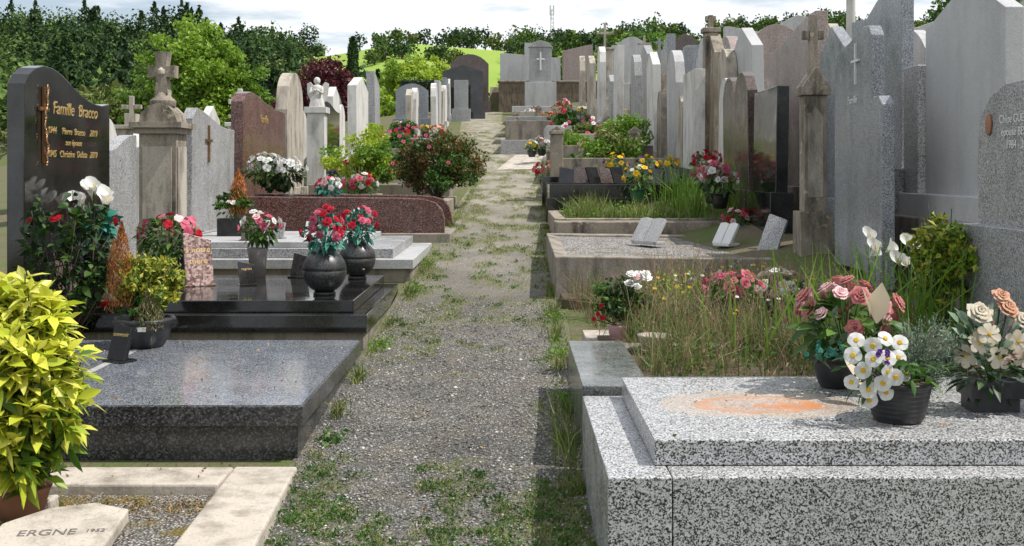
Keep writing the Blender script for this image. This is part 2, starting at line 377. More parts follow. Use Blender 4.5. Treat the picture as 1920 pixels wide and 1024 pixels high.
# path
PY = [-5, 5, 7, 10.6, 16, 23, 27, 32, 38, 45, 54]
PL = [-1.1, -1.08, -1.07, -1.01, -.88, -.76, -.78, -1.15, -1.7, -1.95, -2.0]
PR = [.33, .345, .355, .41, .54, .68, .78, .45, -.2, -.5, -.5]
def pe(y): return float(np.interp(y, PY, PL)), float(np.interp(y, PY, PR))
def hp(x, y): return H(x, y)+.012
def gmask(x, y):
    l, r = pe(y); u = (x-l)/(r-l)
    n = .5+.6*noise.noise(Vector((x*2.6, y*1.5, 3.1)))+.4*noise.noise(Vector((x*9, y*7, 1)))
    e = max(0, 1-min(u, 1-u)*4)
    if y < 6.1: k = .6 if y < 5.4 else .6-(y-5.4)*.65
    elif y < 7.6: k = .13
    elif y < 8.4: k = .13+(y-7.6)*.48
    elif y < 14: k = .53
    else: k = .57
    if 7.6 < y: k += e*.24
    elif y > 5.6: k += e*.1
    return max(0., min(1., (n-(1-k))*3.2))
b = B(); Vv = []; at = []; nu = 40
yy = list(np.arange(-4, 16, .06))+list(np.arange(16, 54, .25))
for y in yy:
    l, r = pe(y)
    for i in range(nu+1):
        x = l-.08+(r-l+.16)*i/nu; Vv.append((x, y, hp(x, y)+.008*noise.noise(Vector((x*6, y*6, 0))))); at.append(gmask(x, y))
q = np.array([[j*(nu+1)+i, j*(nu+1)+i+1, (j+1)*(nu+1)+i+1, (j+1)*(nu+1)+i] for j in range(len(yy)-1) for i in range(nu)])
t = NT('gravel_path_mat')
vc = t.vor(85, 'Color'); sp = t.add('ShaderNodeSeparateColor'); t.l.new(vc, sp.inputs[0])
gr = t.ramp(sp.outputs[0], [(0, (.075, .073, .068)), (.5, (.175, .168, .155)), (.85, (.29, .28, .26)), (1, (.48, .46, .43))])
gr = t.mix(t.ramp(t.vor(85), [(.25, 0), (.6, .65)]), gr, (.06, .056, .05))
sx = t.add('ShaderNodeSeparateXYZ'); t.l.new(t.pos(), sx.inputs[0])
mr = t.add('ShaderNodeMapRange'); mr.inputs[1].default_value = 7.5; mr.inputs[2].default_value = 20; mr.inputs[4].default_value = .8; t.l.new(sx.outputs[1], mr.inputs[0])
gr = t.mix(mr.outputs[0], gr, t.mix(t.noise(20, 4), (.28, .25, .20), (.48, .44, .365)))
gr = t.mix(1., gr, t.ramp(t.noise(1.4, 5), [(.3, .75), (.7, 1.2)]), 'MULTIPLY')
gr = t.mix(t.ramp(t.noise(3.2, 6, rough=.7), [(.5, 0), (.65, .4)]), gr, (.22, .18, .12))
aa = t.add('ShaderNodeAttribute', attribute_name='grassy')
gg = t.mix(t.noise(40, 3), (.09, .115, .035), (.25, .23, .11))
fm = t.add('ShaderNodeMath', operation='MULTIPLY'); fm.inputs[1].default_value = .7; t.l.new(aa.outputs['Fac'], fm.inputs[0])
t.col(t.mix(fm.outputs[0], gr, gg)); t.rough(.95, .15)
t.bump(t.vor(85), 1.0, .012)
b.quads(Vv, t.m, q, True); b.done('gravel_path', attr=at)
# pebbles
n = 15000; py_ = 4.3+6*rng.random(n)**1.3; px_ = np.array([pe(y)[0]-.04+(pe(y)[1]-pe(y)[0]+.06)*R.random() for y in py_])
pz = np.array([hp(x, y) for x, y in zip(px_, py_)]); s_ = (rng.uniform(.0035, .009, n)*np.where(rng.random(n) < .03, 1.9, 1))[:, None]
o8 = np.array([[1, 0, 0], [0, 1, 0], [-1, 0, 0], [0, -1, 0], [0, 0, .8], [0, 0, -.8]])
an = rng.uniform(0, 6.28, n); ca, sa = np.cos(an), np.sin(an)
P = o8[None]*s_[:, :, None]*rng.uniform(.6, 1.3, (n, 6, 1)); X = P[..., 0]*ca[:, None]-P[..., 1]*sa[:, None]; Y = P[..., 0]*sa[:, None]+P[..., 1]*ca[:, None]
P = np.stack([X+px_[:, None], Y+py_[:, None], P[..., 2]+pz[:, None]+.003], -1)
tr_ = np.array([[0, 1, 4], [1, 2, 4], [2, 3, 4], [3, 0, 4], [1, 0, 5], [2, 1, 5], [3, 2, 5], [0, 3, 5]])
b = B(); b.quads(P.reshape(-1, 3), PEB, (tr_[None]+(np.arange(n)*6)[:, None, None]).reshape(-1, 3)); b.done('loose_gravel')
# path grass
b = B(); pts = []; hs = []
for _ in range(90000):
    y = 4.2+(38-4.2)*R.random()**1.9; l, r = pe(y); x = R.uniform(l-.05, r+.05)
    m = gmask(x, y)
    if R.random() < m*.9:
        pts.append((x, y, hp(x, y)-.004)); hs.append((.014+.028*m*R.random()**.5)*(.9 if y < 12 else 1.1))
blades(b, pts, np.array(hs), .005, L_grass, 1.1)
wp = []
for _ in range(800):
    y = R.uniform(4.4, 6.0) if R.random() < .5 else R.uniform(7.8, 16); l, r = pe(y); x = R.uniform(l, r)
    if gmask(x, y) > .3:
        sz = R.uniform(.015, .04)
        for k in range(16): wp.append((x+R.gauss(0, sz), y+R.gauss(0, sz), hp(x, y)+R.uniform(.006, .03)))
leaves(b, wp, .02, L_green, .55)
b.done('path_grass')
# edge weeds along path
b = B(); pts = []; hs = []
for _ in range(9000):
    y = 5.2+(30-5.2)*R.random()**1.4; l, r = pe(y); sd = R.random() < .5
    nn = noise.noise(Vector((0 if sd else 9, y*2.3, 0)))+.3*noise.noise(Vector((5 if sd else 9, y*9, 0)))
    if nn < (.12 if y < 8 else .0): continue
    x = (l+abs(R.gauss(0, .04))) if sd else (r-abs(R.gauss(0, .05))); pts.append((x, y, hp(x, y)-.01)); hs.append(.03+.18*max(0, nn))
blades(b, pts, np.array(hs), .007, L_grass, .7)
pts = [(R.gauss(.31, .04), R.gauss(5.95, .25), .05) for _ in range(130)]; blades(b, pts, .24, .006, L_grass, .6)
leaves(b, [(R.gauss(-1.0, .035), R.gauss(6.25, .06), .08+abs(R.gauss(0, .03))) for _ in range(60)], .045, L_green, .6)
leaves(b, [(x+R.gauss(0, .05), y+R.gauss(0, .12), hp(x, y)+abs(R.gauss(0, .04))) for x, y in ((-1.0, 8.6), (-.95, 10.9), (.34, 8.4), (.38, 9.6), (.34, 7.0), (-.95, 12.4), (-.9, 14.4), (.45, 12)) for _ in range(130)], .03, L_bright, .5)
b.done('edge_weeds')
# dry litter
b = B(); pt = []
for _ in range(420):
    k = R.random()
    if k < .5: y = R.uniform(4.5, 14); l, r = pe(y); x = R.uniform(l, r); pt.append((x, y, hp(x, y)+.008))
    elif k < .7: pt.append((R.uniform(-3.2, -1.15), R.uniform(5.95, 8.1), .37))
    elif k < .8: pt.append((R.uniform(.6, 2.4), R.uniform(4.4, 5.6), .556))
    else: pt.append((R.uniform(-3.2, -1.4), R.uniform(4.4, 5.7), .09 if R.random() < .3 else .042))
leaves(b, pt, .022, L_litter, .5); b.done('dry_leaf_litter')

# ------------------------------------------------------------------ tomb helpers
def done(b, name, bevel=.006): return b.done(name, bevel, True)
def prof(kind, a0, a1, z0, z1, n=10):
    w = a1-a0; T = [i/n for i in range(n+1)]
    if kind == 'flat': top = [(0, 1), (1, 1)]
    elif kind == 'arch': top = [(t, 1-(abs(2*t-1)**2.2)*.18) for t in T]
    elif kind == 'round': top = [(t, 1-(1-math.sqrt(max(0, 1-(2*t-1)**2)))*min(.5, w/2/(z1-z0))) for t in T]
    elif kind == 'peak': top = [(0, .86), (.5, 1), (1, .86)]
    elif kind == 'slantL': top = [(0, 1), (.1, 1), (1, .86)]
    elif kind == 'slantR': top = [(0, .86), (.9, 1), (1, 1)]
    elif kind == 'wave': top = [(t, .88+.12*(.5+.5*math.cos(math.pi*min(1, t*1.15)))) for t in T]
    elif kind == 'waveR': top = [(t, .88+.12*(.5-.5*math.cos(math.pi*min(1, t*1.15)))) for t in T]
    elif kind == 'shoulder': top = [(0, .84), (.12, .84), (.16, .9)]+[(.2+.6*t, .9+.1*math.sin(math.pi*t)) for t in T]+[(.84, .9), (.88, .84), (1, .84)]
    elif kind == 'heart': top = [(t, .84+.16*abs(math.sin(2*math.pi*t))**.6) for t in T+[]]
    elif kind == 'step': top = [(0, .8), (.25, .8), (.25001, 1), (.75, 1), (.75001, .8), (1, .8)]
    pts = [(a0+t*w, z0+k*(z1-z0)) for t, k in top]
    return [(a0, z0)]+pts+[(a1, z0)]
def stele_x(name, X, y0, y1, z0, z1, kind, m, side, th=.12, pts=None, base=True, bm=None):
    b = B(); x2 = X+side*th
    b.prism(pts or prof(kind, y0, y1, z0, z1), 'x', X, x2, m)
    if base:
        zz = z0-.6; b.box(min(X-side*.07, x2+side*.05), max(X-side*.07, x2+side*.05), y0-.07, y1+.07, zz, z0+.12, bm or m)
    o = done(b, name)
    if y0 > 11: o.rotation_euler = (R.uniform(-.012, .012), R.uniform(-.018, .018), R.uniform(-.03, .03))
    return o
def stele_y(name, y, x0, x1, z0, z1, kind, m, th=.15, base=True):
    b = B(); b.prism(prof(kind, x0, x1, z0, z1), 'y', y, y+th, m)
    if base: b.box(x0-.1, x1+.1, y-.08, y+th+.08, z0-1.0, z0+.12*(z1-z0), m)
    return done(b, name)
def text(body, loc, size, facing, m, parent, ex=.0015, align='CENTER', tilt=None, sx=1):
    cu = bpy.data.curves.new('lettering', 'FONT'); cu.body = body; cu.size = size; cu.extrude = ex; cu.align_x = align
    cu.materials.append(m); ob = bpy.data.objects.new('lettering', cu); S.collection.objects.link(ob)
    ax = {'+X': ((0, 1, 0), (0, 0, 1)), '-X': ((0, -1, 0), (0, 0, 1)), '-Y': ((1, 0, 0), (0, 0, 1)), 'Z': ((1, 0, 0), (0, 1, 0))}[facing] if tilt is None else tilt
    x = Vector(ax[0]).normalized(); y = Vector(ax[1]).normalized(); z = x.cross(y)
    M = Matrix((x*sx, y, z)).transposed().to_4x4(); M.translation = Vector(loc)-parent.location
    ob.parent = parent; ob.matrix_local = M; return ob
def cross_b(b, x, y, z, h, w, t, m, ax='x'):
    if ax == 'x':
        b.box(x-t/2, x+t/2, y-t/2, y+t/2, z, z+h, m); b.box(x-w/2, x-t/2-.001, y-t*.45, y+t*.45, z+h*.55, z+h*.55+t, m); b.box(x+t/2+.001, x+w/2, y-t*.45, y+t*.45, z+h*.55, z+h*.55+t, m)
    else:
        b.box(x-t/2, x+t/2, y-t/2, y+t/2, z, z+h, m); b.box(x-t*.45, x+t*.45, y-w/2, y-t/2-.001, z+h*.55, z+h*.55+t, m); b.box(x-t*.45, x+t*.45, y+t/2+.001, y+w/2, z+h*.55, z+h*.55+t, m)
def plaque(name, x, y, z, w, h, rz, m, tilt=.3, txt=None, th=.025, kind='slantL'):
    b = B(); b.M = Matrix.Translation((x, y, z)) @ Matrix.Rotation(rz, 4, 'Z')
    b.box(-w*.55, w*.55, -.03, h*.4, 0, .015, m)
    b.M = b.M @ Matrix.Translation((0, 0, .014)) @ Matrix.Rotation(-tilt, 4, 'X')
    b.prism(prof(kind, -w/2, w/2, 0, h), 'y', 0, th, m); M = b.M.copy()
    b.M = Matrix.Translation((x, y, z)) @ Matrix.Rotation(rz, 4, 'Z')
    b.box(-w*.1, w*.1, th+h*math.sin(tilt)*.5, h*.38, .014, h*.5, m)
    o = done(b, name, .003)
    if txt:
        for i, s_ in enumerate(txt):
            p = M @ Vector((0, -.001, h*(.62-.22*i))); t3 = M.to_3x3()
            text(s_, p, h*.16, None, M_gold if m != M_plqw else M_ptxt, o, .001, tilt=(t3 @ Vector((1, 0, 0)), t3 @ Vector((0, 0, 1))))
    return o
def bowl_pot(b, x, y, z, r, h, m, n=28):
    b.lathe(x, y, [(r*.55, z), (r*.62, z+.01), (r*.78, z+h*.35), (r*.9, z+h*.75), (r*.92, z+h*.84), (r*1.0, z+h*.85), (r*1.03, z+h*.9), (r*1.0, z+h), (r*.88, z+h), (r*.85, z+h*.88)], m, n)
def curb(b, x0, x1, y0, y1, z0, z1, w, m, inner=None, zi=None):
    b.box(x0, x1, y0, y0+w, z0, z1, m); b.box(x0, x1, y1-w, y1, z0, z1, m)
    b.box(x0, x0+w, y0+w+.001, y1-w-.001, z0, z1-.002, m); b.box(x1-w, x1, y0+w+.001, y1-w-.001, z0, z1-.002, m)
    if inner: b.box(x0+w*.5, x1-w*.5, y0+w*.5, y1-w*.5, z0, zi, inner)

t = NT('grave_gravel')
vc = t.vor(60, 'Color'); sp = t.add('ShaderNodeSeparateColor'); t.l.new(vc, sp.inputs[0])
c = t.ramp(sp.outputs[0], [(0, .16), (.5, (.40, .38, .36)), (1, (.72, .7, .67))])
c = t.mix(t.ramp(t.vor(60), [(.3, 0), (.6, .8)]), c, (.1, .09, .08))
c = t.mix(t.ramp(t.noise(2.5, 6, rough=.7), [(.52, 0), (.6, .75)]), c, (.17, .13, .08))
t.col(c); t.rough(.9, .2); t.bump(t.vor(60), 1., .015); M_gravel = t.m
t = NT('grave_gravel_moss')
vc = t.vor(75, 'Color'); sp = t.add('ShaderNodeSeparateColor'); t.l.new(vc, sp.inputs[0])
c = t.ramp(sp.outputs[0], [(0, .12), (.5, (.32, .3, .27)), (1, (.66, .63, .58))])
c = t.mix(t.ramp(t.vor(75), [(.3, 0), (.6, .8)]), c, (.07, .06, .05))
c = t.mix(t.ramp(t.noise(4, 6, rough=.7), [(.50, 0), (.58, .85)]), c, (.17, .13, .03))
t.col(c); t.rough(.95, .1); t.bump(t.vor(75), 1., .015); M_gravelmoss = t.m

# ============================================================ LEFT ROW, NEAR
b = B()
b.prism([(-1.36, 4.2), (-1.02, 4.2), (-1.045, 4.6), (-1.10, 5.74), (-1.42, 5.74)], 'z', -.1, .085, M_curb)
b.box(-3.6, -1.425, 5.42, 5.74, -.1, .083, M_curb)
b.box(-3.6, -1.39, 3.6, 5.415, -.1, .035, M_gravelmoss)
b.prism([(-3.4, 5.19), (-2.1, 5.2), (-2.1, 5.10), (-3.4, 5.05)], 'z', .0, .10, M_curb)
o = done(b, 'old_grave_border', .012)
b = B(); b.M = Matrix.Translation((-1.84, 4.58, .06)) @ Matrix.Rotation(.12, 4, 'Z') @ Matrix.Rotation(.13, 4, 'X')
b.prism([(-.30, -.36), (.18, -.36), (.22, .22), (.06, .30), (-.12, .26), (-.27, .12)], 'z', 0, .06, M_curb)
MM = b.M.copy(); o = done(b, 'fallen_marble_plaque', .01); t3 = MM.to_3x3()
for s_, p, sz in (('ERGNE', (-.06, -.015, .0612), .075), ('1952', (.13, .0, .0612), .04)):
    text(s_, MM @ Vector(p), sz, None, M_ptxt, o, .001, tilt=(t3 @ Vector((1, 0, 0)), t3 @ Vector((0, 1, 0))))
b = B(); pts = [(R.uniform(-2.6, -1.42), 5.2+R.gauss(0, .09), .035) for _ in range(1500)]; leaves(b, np.array(pts)+rng.normal(size=(1500, 3))*.008, .016, L_litter, .6); leaves(b, np.array(pts[:500])+rng.normal(size=(500, 3))*.008, .014, L_weed, .6)
pts = [(-2.35+R.gauss(0, .12), R.uniform(4.6, 5.2), .03) for _ in range(900)]; blades(b, pts, .05, .008, L_grass, .8)
leaves(b, [(R.uniform(-2.4, -1.15), 5.80+R.gauss(0, .03), .03+abs(R.gauss(0, .012))) for _ in range(500)], .02, L_green, .5)
b.done('grave_weeds')

b = B()
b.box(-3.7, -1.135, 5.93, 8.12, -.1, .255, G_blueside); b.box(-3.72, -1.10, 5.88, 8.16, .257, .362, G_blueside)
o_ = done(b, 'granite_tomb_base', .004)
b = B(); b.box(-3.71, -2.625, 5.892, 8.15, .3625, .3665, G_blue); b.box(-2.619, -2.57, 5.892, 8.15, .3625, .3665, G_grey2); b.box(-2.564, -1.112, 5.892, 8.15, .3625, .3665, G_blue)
t1 = b.done('granite_tomb_slab', 0, True)
t1.parent = o_; t1.location = t1.location-o_.location; o_.name = 'granite_tomb'; t1.name = 'polished_top'
stele_x('granite_headstone', -3.75, 5.95, 8.1, .36, 2.05, 'arch', G_bluegrey, -1, .13)

b = B()
b.box(-3.75, -1.13, 8.53, 10.78, .1, .37, M_conc); b.box(-3.75, -1.10, 8.48, 10.82, .372, .507, G_black); b.box(-3.7, -1.22, 8.62, 10.7, .509, .60, G_black)
done(b, 'black_granite_tomb', .006)
pts = [(8.5, .5)]+[(8.5+1.8*t_, z_) for t_, z_ in ((0, 2.26), (.05, 2.34), (.12, 2.40), (.2, 2.43), (.3, 2.425), (.4, 2.385), (.5, 2.32), (.6, 2.26), (.7, 2.215), (.8, 2.19), (.9, 2.185), (1, 2.21))]+[(10.3, .5)]
o = stele_x('black_granite_headstone', -3.70, 8.5, 10.3, .6, 2.4, None, G_black, -1, .135, pts=pts, base=False)
for s_, y, z, sz in (('Famille  Bracco', 9.50, 2.06, .15), ('1944     Pierre  Bracco     2019', 9.45, 1.90, .08), ('son épouse', 9.45, 1.81, .072), ('1945   Christine  Dolata   2019', 9.45, 1.71, .08)):
    tt = text(s_, (-3.697, y, z), sz, '+X', M_gold, o, sx=1.05); tt.data.shear = .25
b = B(); b.box(-3.695, -3.675, 8.805, 8.835, 1.66, 2.26, M_bronze); b.box(-3.694, -3.677, 8.73, 8.803, 2.07, 2.10, M_bronze); b.box(-3.694, -3.677, 8.837, 8.91, 2.07, 2.10, M_bronze)
for k in range(34):
    a = k/34; p = (-3.665, 8.82+.025*math.sin(a*9), 1.64+.62*a); b.frus(p, (-3.662, p[1]+.03*math.cos(k), p[2]+.04), .008, .003, M_bronze, 5)
b.done('bronze_cross_ornament')

stele_x('grey_granite_headstone', -3.72, 10.36, 11.1, .6, 1.95, 'waveR', G_grey, -1, .12)
b = B(); x, y = -3.66, 11.75
b.box(x-.30, x+.30, y-.30, y+.30, .3, 1.0, M_limeo); b.box(x-.19, x+.19, y-.19, y+.19, 1.002, 1.98, M_limeo)
b.box(x-.15, x+.15, y-.205, y-.192, 1.1, 1.85, M_lime); b.box(x+.192, x+.205, y-.15, y+.15, 1.1, 1.85, M_lime)
b.box(x-.23, x+.23, y-.23, y+.23, 1.982, 2.04, M_limeo); b.box(x-.27, x+.27, y-.27, y+.27, 2.042, 2.10, M_limeo)
o1 = [(-.2, 2.102), (-.17, 2.2), (-.10, 2.27), (0, 2.30), (.10, 2.27), (.17, 2.2), (.2, 2.102)]
b.prism([(x+p, z) for p, z in o1], 'y', y-.18, y+.18, M_limeo)
b.lathe(x, y, [(.13, 2.27), (.14, 2.33), (.09, 2.37), (.075, 2.42)], M_limeo, 12)
b.prism([(x-.07, 2.40), (x-.05, 2.58), (x-.14, 2.57), (x-.14, 2.70), (x-.05, 2.69), (x-.07, 2.84), (x+.07, 2.84), (x+.05, 2.69), (x+.14, 2.70), (x+.14, 2.57), (x+.05, 2.58), (x+.07, 2.40)], 'y', y-.07, y+.07, M_limeo)
b.lathe(x, y-.072, [(.001, 2.58), (.04, 2.61), (.04, 2.65), (.001, 2.68)], M_lime, 10)
done(b, 'stone_cross_monument', .015)
stele_x('white_marble_headstone', -4.15, 12.4, 13.5, .5, 2.15, 'arch', M_marble, -1, .12)
stele_x('white_marble_headstone', -4.3, 13.9, 14.9, .6, 2.25, 'slantR', M_marble, -1, .12)
pts = prof('wave', 12.95, 14.8, .7, 2.34); pts[1] = (12.95, 2.2)
o = stele_x('grey_granite_headstone', -3.70, 12.95, 14.8, .75, 2.34, None, G_grey, -1, .13, pts=pts)
b = B(); cross_b(b, -3.685, 13.6, 1.7, .45, .26, .035, M_bronze, 'y'); b.done('bronze_cross_ornament')
b = B()
b.box(-3.7, -1.03, 11.4, 13.9, .2, .60, M_conc); b.box(-3.7, -1.0, 11.35, 13.95, .602, .70, G_grey2); b.box(-3.6, -1.22, 11.5, 13.8, .702, .80, G_grey); b.box(-3.6, -1.6, 11.62, 13.7, .802, .86, G_grey2)
done(b, 'grey_granite_tomb', .006)
b = B()
for y0, xe in ((14.35, -.86), (15.95, -.80)):
    P2 = [(-3.5, .6), (-3.5, 1.27), (-1.35, 1.25), (-1.12, 1.235), (-.98, 1.19), (-.9, 1.10), (-.87, 1.0), (xe, .6)]
    b.prism(P2, 'y', y0, y0+.14, G_red)
b.box(-3.5, -1.0, 14.493, 15.947, .5, 1.08, G_red)
b.box(-3.6, -.78, 14.25, 16.2, .4, .80, M_conc)
done(b, 'red_granite_tomb', .012)
pts = [(15.3, 1.0), (15.3, 2.55), (15.45, 2.67), (15.7, 2.71), (16.1, 2.68), (16.6, 2.6), (17.2, 2.54), (17.9, 2.52), (17.9, 1.0)]
o = stele_x('red_granite_headstone', -3.66, 15.3, 17.9, 1.0, 2.7, None, G_red, -1, .17, pts=pts)
text('Famille', (-3.655, 16.5, 2.3), .17, '+X', M_gold, o)
stele_x('white_marble_headstone', -3.68, 18.4, 19.7, 1.2, 3.26, 'round', M_lime, -1, .2)
stele_x('black_granite_headstone', -3.6, 21.8, 23.4, 1.7, 2.95, 'wave', G_black, -1, .2)
stele_x('white_marble_headstone', -3.75, 23.5, 24.6, 1.7, 3.4, 'peak', M_marble, -1, .15)
stele_x('white_marble_headstone', -3.85, 25.0, 25.9, 1.8, 3.1, 'arch', M_marble, -1, .15)
stele_x('white_marble_headstone', -3.75, 27.0, 29.4, 1.9, 3.95, 'peak', M_marble, -1, .22)
stele_x('grey_granite_headstone', -3.7, 30.3, 31.8, 2.2, 4.3, 'slantL', G_grey, -1, .22)
stele_x('grey_granite_headstone', -4.6, 29.0, 30.4, 2.0, 3.7, 'arch', G_bluegrey, -1, .22)
b = B(); x, y, z = -3.55, 20.4, 2.75
b.box(x-.16, x+.16, y-.16, y+.16, 1.0, 2.64, M_marble); b.box(x-.2, x+.2, y-.2, y+.2, 2.642, 2.75, M_marble)
b.lathe(x, y, [(.15, z), (.13, z+.1), (.10, z+.2), (.085, z+.27), (.10, z+.34), (.085, z+.39), (.035, z+.415), (.03, z+.43), (.055, z+.45), (.062, z+.49), (.05, z+.53), (.02, z+.55)], M_marble, 14)
for sx_ in (-1, 1):
    b.prism([(x+sx_*.05, z+.36), (x+sx_*.13, z+.47), (x+sx_*.2, z+.44), (x+sx_*.19, z+.25), (x+sx_*.12, z+.1), (x+sx_*.06, z+.2)], 'y', y+.07, y+.10, M_marble)
    b.frus((x+sx_*.09, y-.02, z+.36), (x+sx_*.11, y-.09, z+.25), .032, .026, M_marble); b.frus((x+sx_*.11, y-.09, z+.25), (x+sx_*.01, y-.13, z+.32), .026, .018, M_marble)
done(b, 'angel_statue', .004)
for (x, y0, y1, z0, z1, k, m) in ((-5.9, 16.5, 17.6, .4, 2.0, 'peak', M_lime), (-7.2, 19, 20, .4, 2.7, 'round', M_marble), (-7.8, 21.3, 22.5, .5, 2.5, 'slantL', M_marble), (-5.6, 18.5, 19.5, .7, 2.4, 'arch', M_marble), (-6.0, 22, 23, .8, 2.9, 'peak', M_marble), (-5.4, 24.5, 25.8, 1.1, 3.0, 'round', G_grey2), (-8.6, 25, 26.3, .4, 2.9, 'step', M_lime), (-5.2, 27.5, 28.6, 1.4, 3.1, 'arch', M_marble), (-4.9, 15.2, 16.2, .7, 2.1, 'step', M_marble), (-5.3, 14.2, 15.0, .6, 2.3, 'round', M_marble), (-6.6, 17.8, 18.8, .5, 2.4, 'round', M_marble), (-9.5, 22, 23.3, .3, 2.6, 'arch', M_marble), (-11, 25, 26.3, .2, 2.7, 'peak', M_marble)):
    stele_x('white_marble_headstone' if m == M_marble else 'old_headstone', x, y0, y1, z0, z1, k, m, -1, .15)
def pedcross(x, y, z0, zb, zt, w=.3, m=M_lime, name='stone_cross_monument', ax='x'):
    b = B(); b.box(x-w*.7, x+w*.7, y-w*.7, y+w*.7, z0-.5, z0+.3, m); b.box(x-w/2, x+w/2, y-w/2, y+w/2, z0+.302, zb, m); b.box(x-w*.66, x+w*.66, y-w*.66, y+w*.66, zb+.002, zb+.08, m)
    cross_b(b, x, y, zb+.082, zt-zb-.08, (zt-zb)*.6, .085, m, ax); done(b, name, .01)
pedcross(-7.4, 21.8, .5, 2.4, 3.05, .45); pedcross(-5.0, 20.6, .9, 2.4, 3.1, .35, M_marble); pedcross(-6.3, 26, .8, 2.8, 3.5, .35)
for i, y in enumerate((35, 36.8, 38.8, 41, 43, 45.5, 48)):
    m = (M_marble, G_grey2, M_lime, M_marble, G_bluegrey, M_marble, M_lime)[i]; zz = g(y)
    stele_x('narrow_headstone', -2.35-.03*i, y, y+.9, zz+.1, zz+1.55+.25*R.random(), ('round', 'flat', 'peak')[i % 3], m, -1, .17)
for i, y in enumerate((33.4, 36.2, 39.5, 42.4)):
    zz = g(y); stele_x('narrow_headstone', -3.0-.1*i, y, y+.8, zz+.1, zz+1.3+.4*R.random(), ('peak', 'round', 'step', 'flat')[i], (M_lime, M_marble, G_grey, M_lime)[i], -1, .17)
stele_y('pale_granite_headstone', 38, -3.95, -2.85, 3.2, 4.55, 'arch', G_bluegrey)
stele_y('black_granite_headstone', 46, -2.85, -1.2, 4.0, 5.95, 'peak', G_black, .3)
stele_y('black_granite_headstone', 50, -2.75, -1.05, 4.4, 6.8, 'arch', G_brown, .3)
stele_y('black_granite_headstone', 44.5, -2.3, -1.75, 3.9, 5.2, 'flat', G_grey, .3)

# ============================================================ RIGHT ROW
b = B()
b.box(.36, .600, 4.20, 5.72, -.1, .450, G_light); b.box(.604, 2.8, 4.203, 5.72, -.1, .4497, G_light)
b.box(.555, 2.8, 4.36, 5.68, .452, .552, G_light)
done(b, 'light_granite_tomb', .006)
stele_x('light_granite_headstone', 2.95, 4.2, 5.72, .4, 1.9, 'arch', G_light, 1, .12)
b = B(); b.box(.365, 2.85, 5.78, 6.05, -.05, .49, G_green); b.box(.368, .72, 6.052, 7.32, -.05, .488, G_green); b.box(.6, 2.85, 6.05, 7.9, 0, .44, M_soil); b.box(.52, .95, 7.4, 8.3, .1, .42, M_curb)
b.box(.72, 1.5, 7.15, 7.35, .1, .47, M_conc)
done(b, 'green_granite_tomb', .006)
b = B()
x0, x1, y0, y1 = .40, 2.75, 10.45, 13.0
def tz(y): return .80+(y-y0)*.03
def sl(b, xa, xb, ya, yb, dz, m, zb=.1):
    o = b.addv([(xa, ya, zb), (xb, ya, zb), (xb, yb, zb), (xa, yb, zb), (xa, ya, tz(ya)+dz), (xb, ya, tz(ya)+dz-.03), (xb, yb, tz(yb)+dz-.03), (xa, yb, tz(yb)+dz)])
    b.faces(o, [(3, 2, 1, 0), (4, 5, 6, 7), (0, 1, 5, 4), (1, 2, 6, 5), (2, 3, 7, 6), (3, 0, 4, 7)], m)
sl(b, x0, x1, y0, y0+.16, 0, M_conc); sl(b, x0, x0+.16, y0+.161, y1-.161, -.001, M_conc); sl(b, x0, x1, y1-.16, y1, 0, M_conc); sl(b, x1-.16, x1, y0+.161, y1-.161, -.001, M_conc)
sl(b, x0+.1, x1-.1, y0+.1, y1-.1, -.025, M_gravel)
b.box(x0+.05, x1, 10.0, y0-.003, .1, .46, M_soil)
done(b, 'gravel_topped_tomb', .012)
b = B(); curb(b, .5, 2.9, 13.15, 13.5, .3, 1.0, .1, M_limeo); curb(b, .52, 2.85, 13.55, 16.3, .4, 1.02, .14, M_limeo, M_soil, .92); done(b, 'overgrown_grave_border', .012)
b = B(); curb(b, .55, 2.9, 16.45, 18.6, .5, 1.40, .16, G_black, M_soil, 1.32); b.box(.5, 2.9, 16.36, 16.44, .7, 1.20, G_black); b.box(.5, 2.9, 18.62, 18.8, .7, 1.5, G_black); done(b, 'black_marble_border', .006)
o = stele_x('granite_headstone', 2.90, 5.85, 6.97, 1.15, 2.1, 'round', G_grey, 1, .14, pts=[(5.85, .5), (5.85, 1.95), (6.0, 2.05), (6.3, 2.12), (6.6, 2.11), (6.8, 2.05), (6.93, 1.94), (6.97, 1.8), (6.97, .5)])
for i, s_ in enumerate(('Chloe GUENARD', 'épouse BESSON', '1984 - 2023')): text(s_, (2.896, 6.40, 1.88-.075*i), .068, '-X', M_white, o)
b = B(); b.lathe(0, 0, [(.001, 0), (.05, .001), (.055, .008), (.045, .012), (.001, .012)], M_terra, 20); ob = b.done('portrait_medallion'); ob.rotation_euler = (0, -math.pi/2, 0); ob.scale = (1.25, .8, 1); ob.location = (2.899, 6.80, 1.88)
pts = [(7.5, 1.2), (7.5, 2.62), (7.75, 2.74), (8.0, 2.86), (8.25, 2.86), (8.5, 2.78), (8.8, 2.68), (8.94, 2.66), (8.94, 1.2)]
stele_x('pale_granite_headstone', 3.30, 7.5, 8.94, 1.5, 2.85, None, G_smooth, 1, .13, pts=[(a, z+.08) for a, z in pts], base=False)
b = B(); b.box(3.20, 3.5, 7.4, 9.35, .9, 1.42, G_smooth); b.box(3.10, 3.6, 7.2, 9.6, .2, 1.24, M_conc); b.prism(prof('flat', 8.98, 9.3, 1.42, 2.45), 'x', 3.25, 3.4, G_grey); b.prism(prof('flat', 9.3, 9.6, 1.0, 1.62), 'x', 3.15, 3.4, G_grey); done(b, 'headstone_plinth', .01)
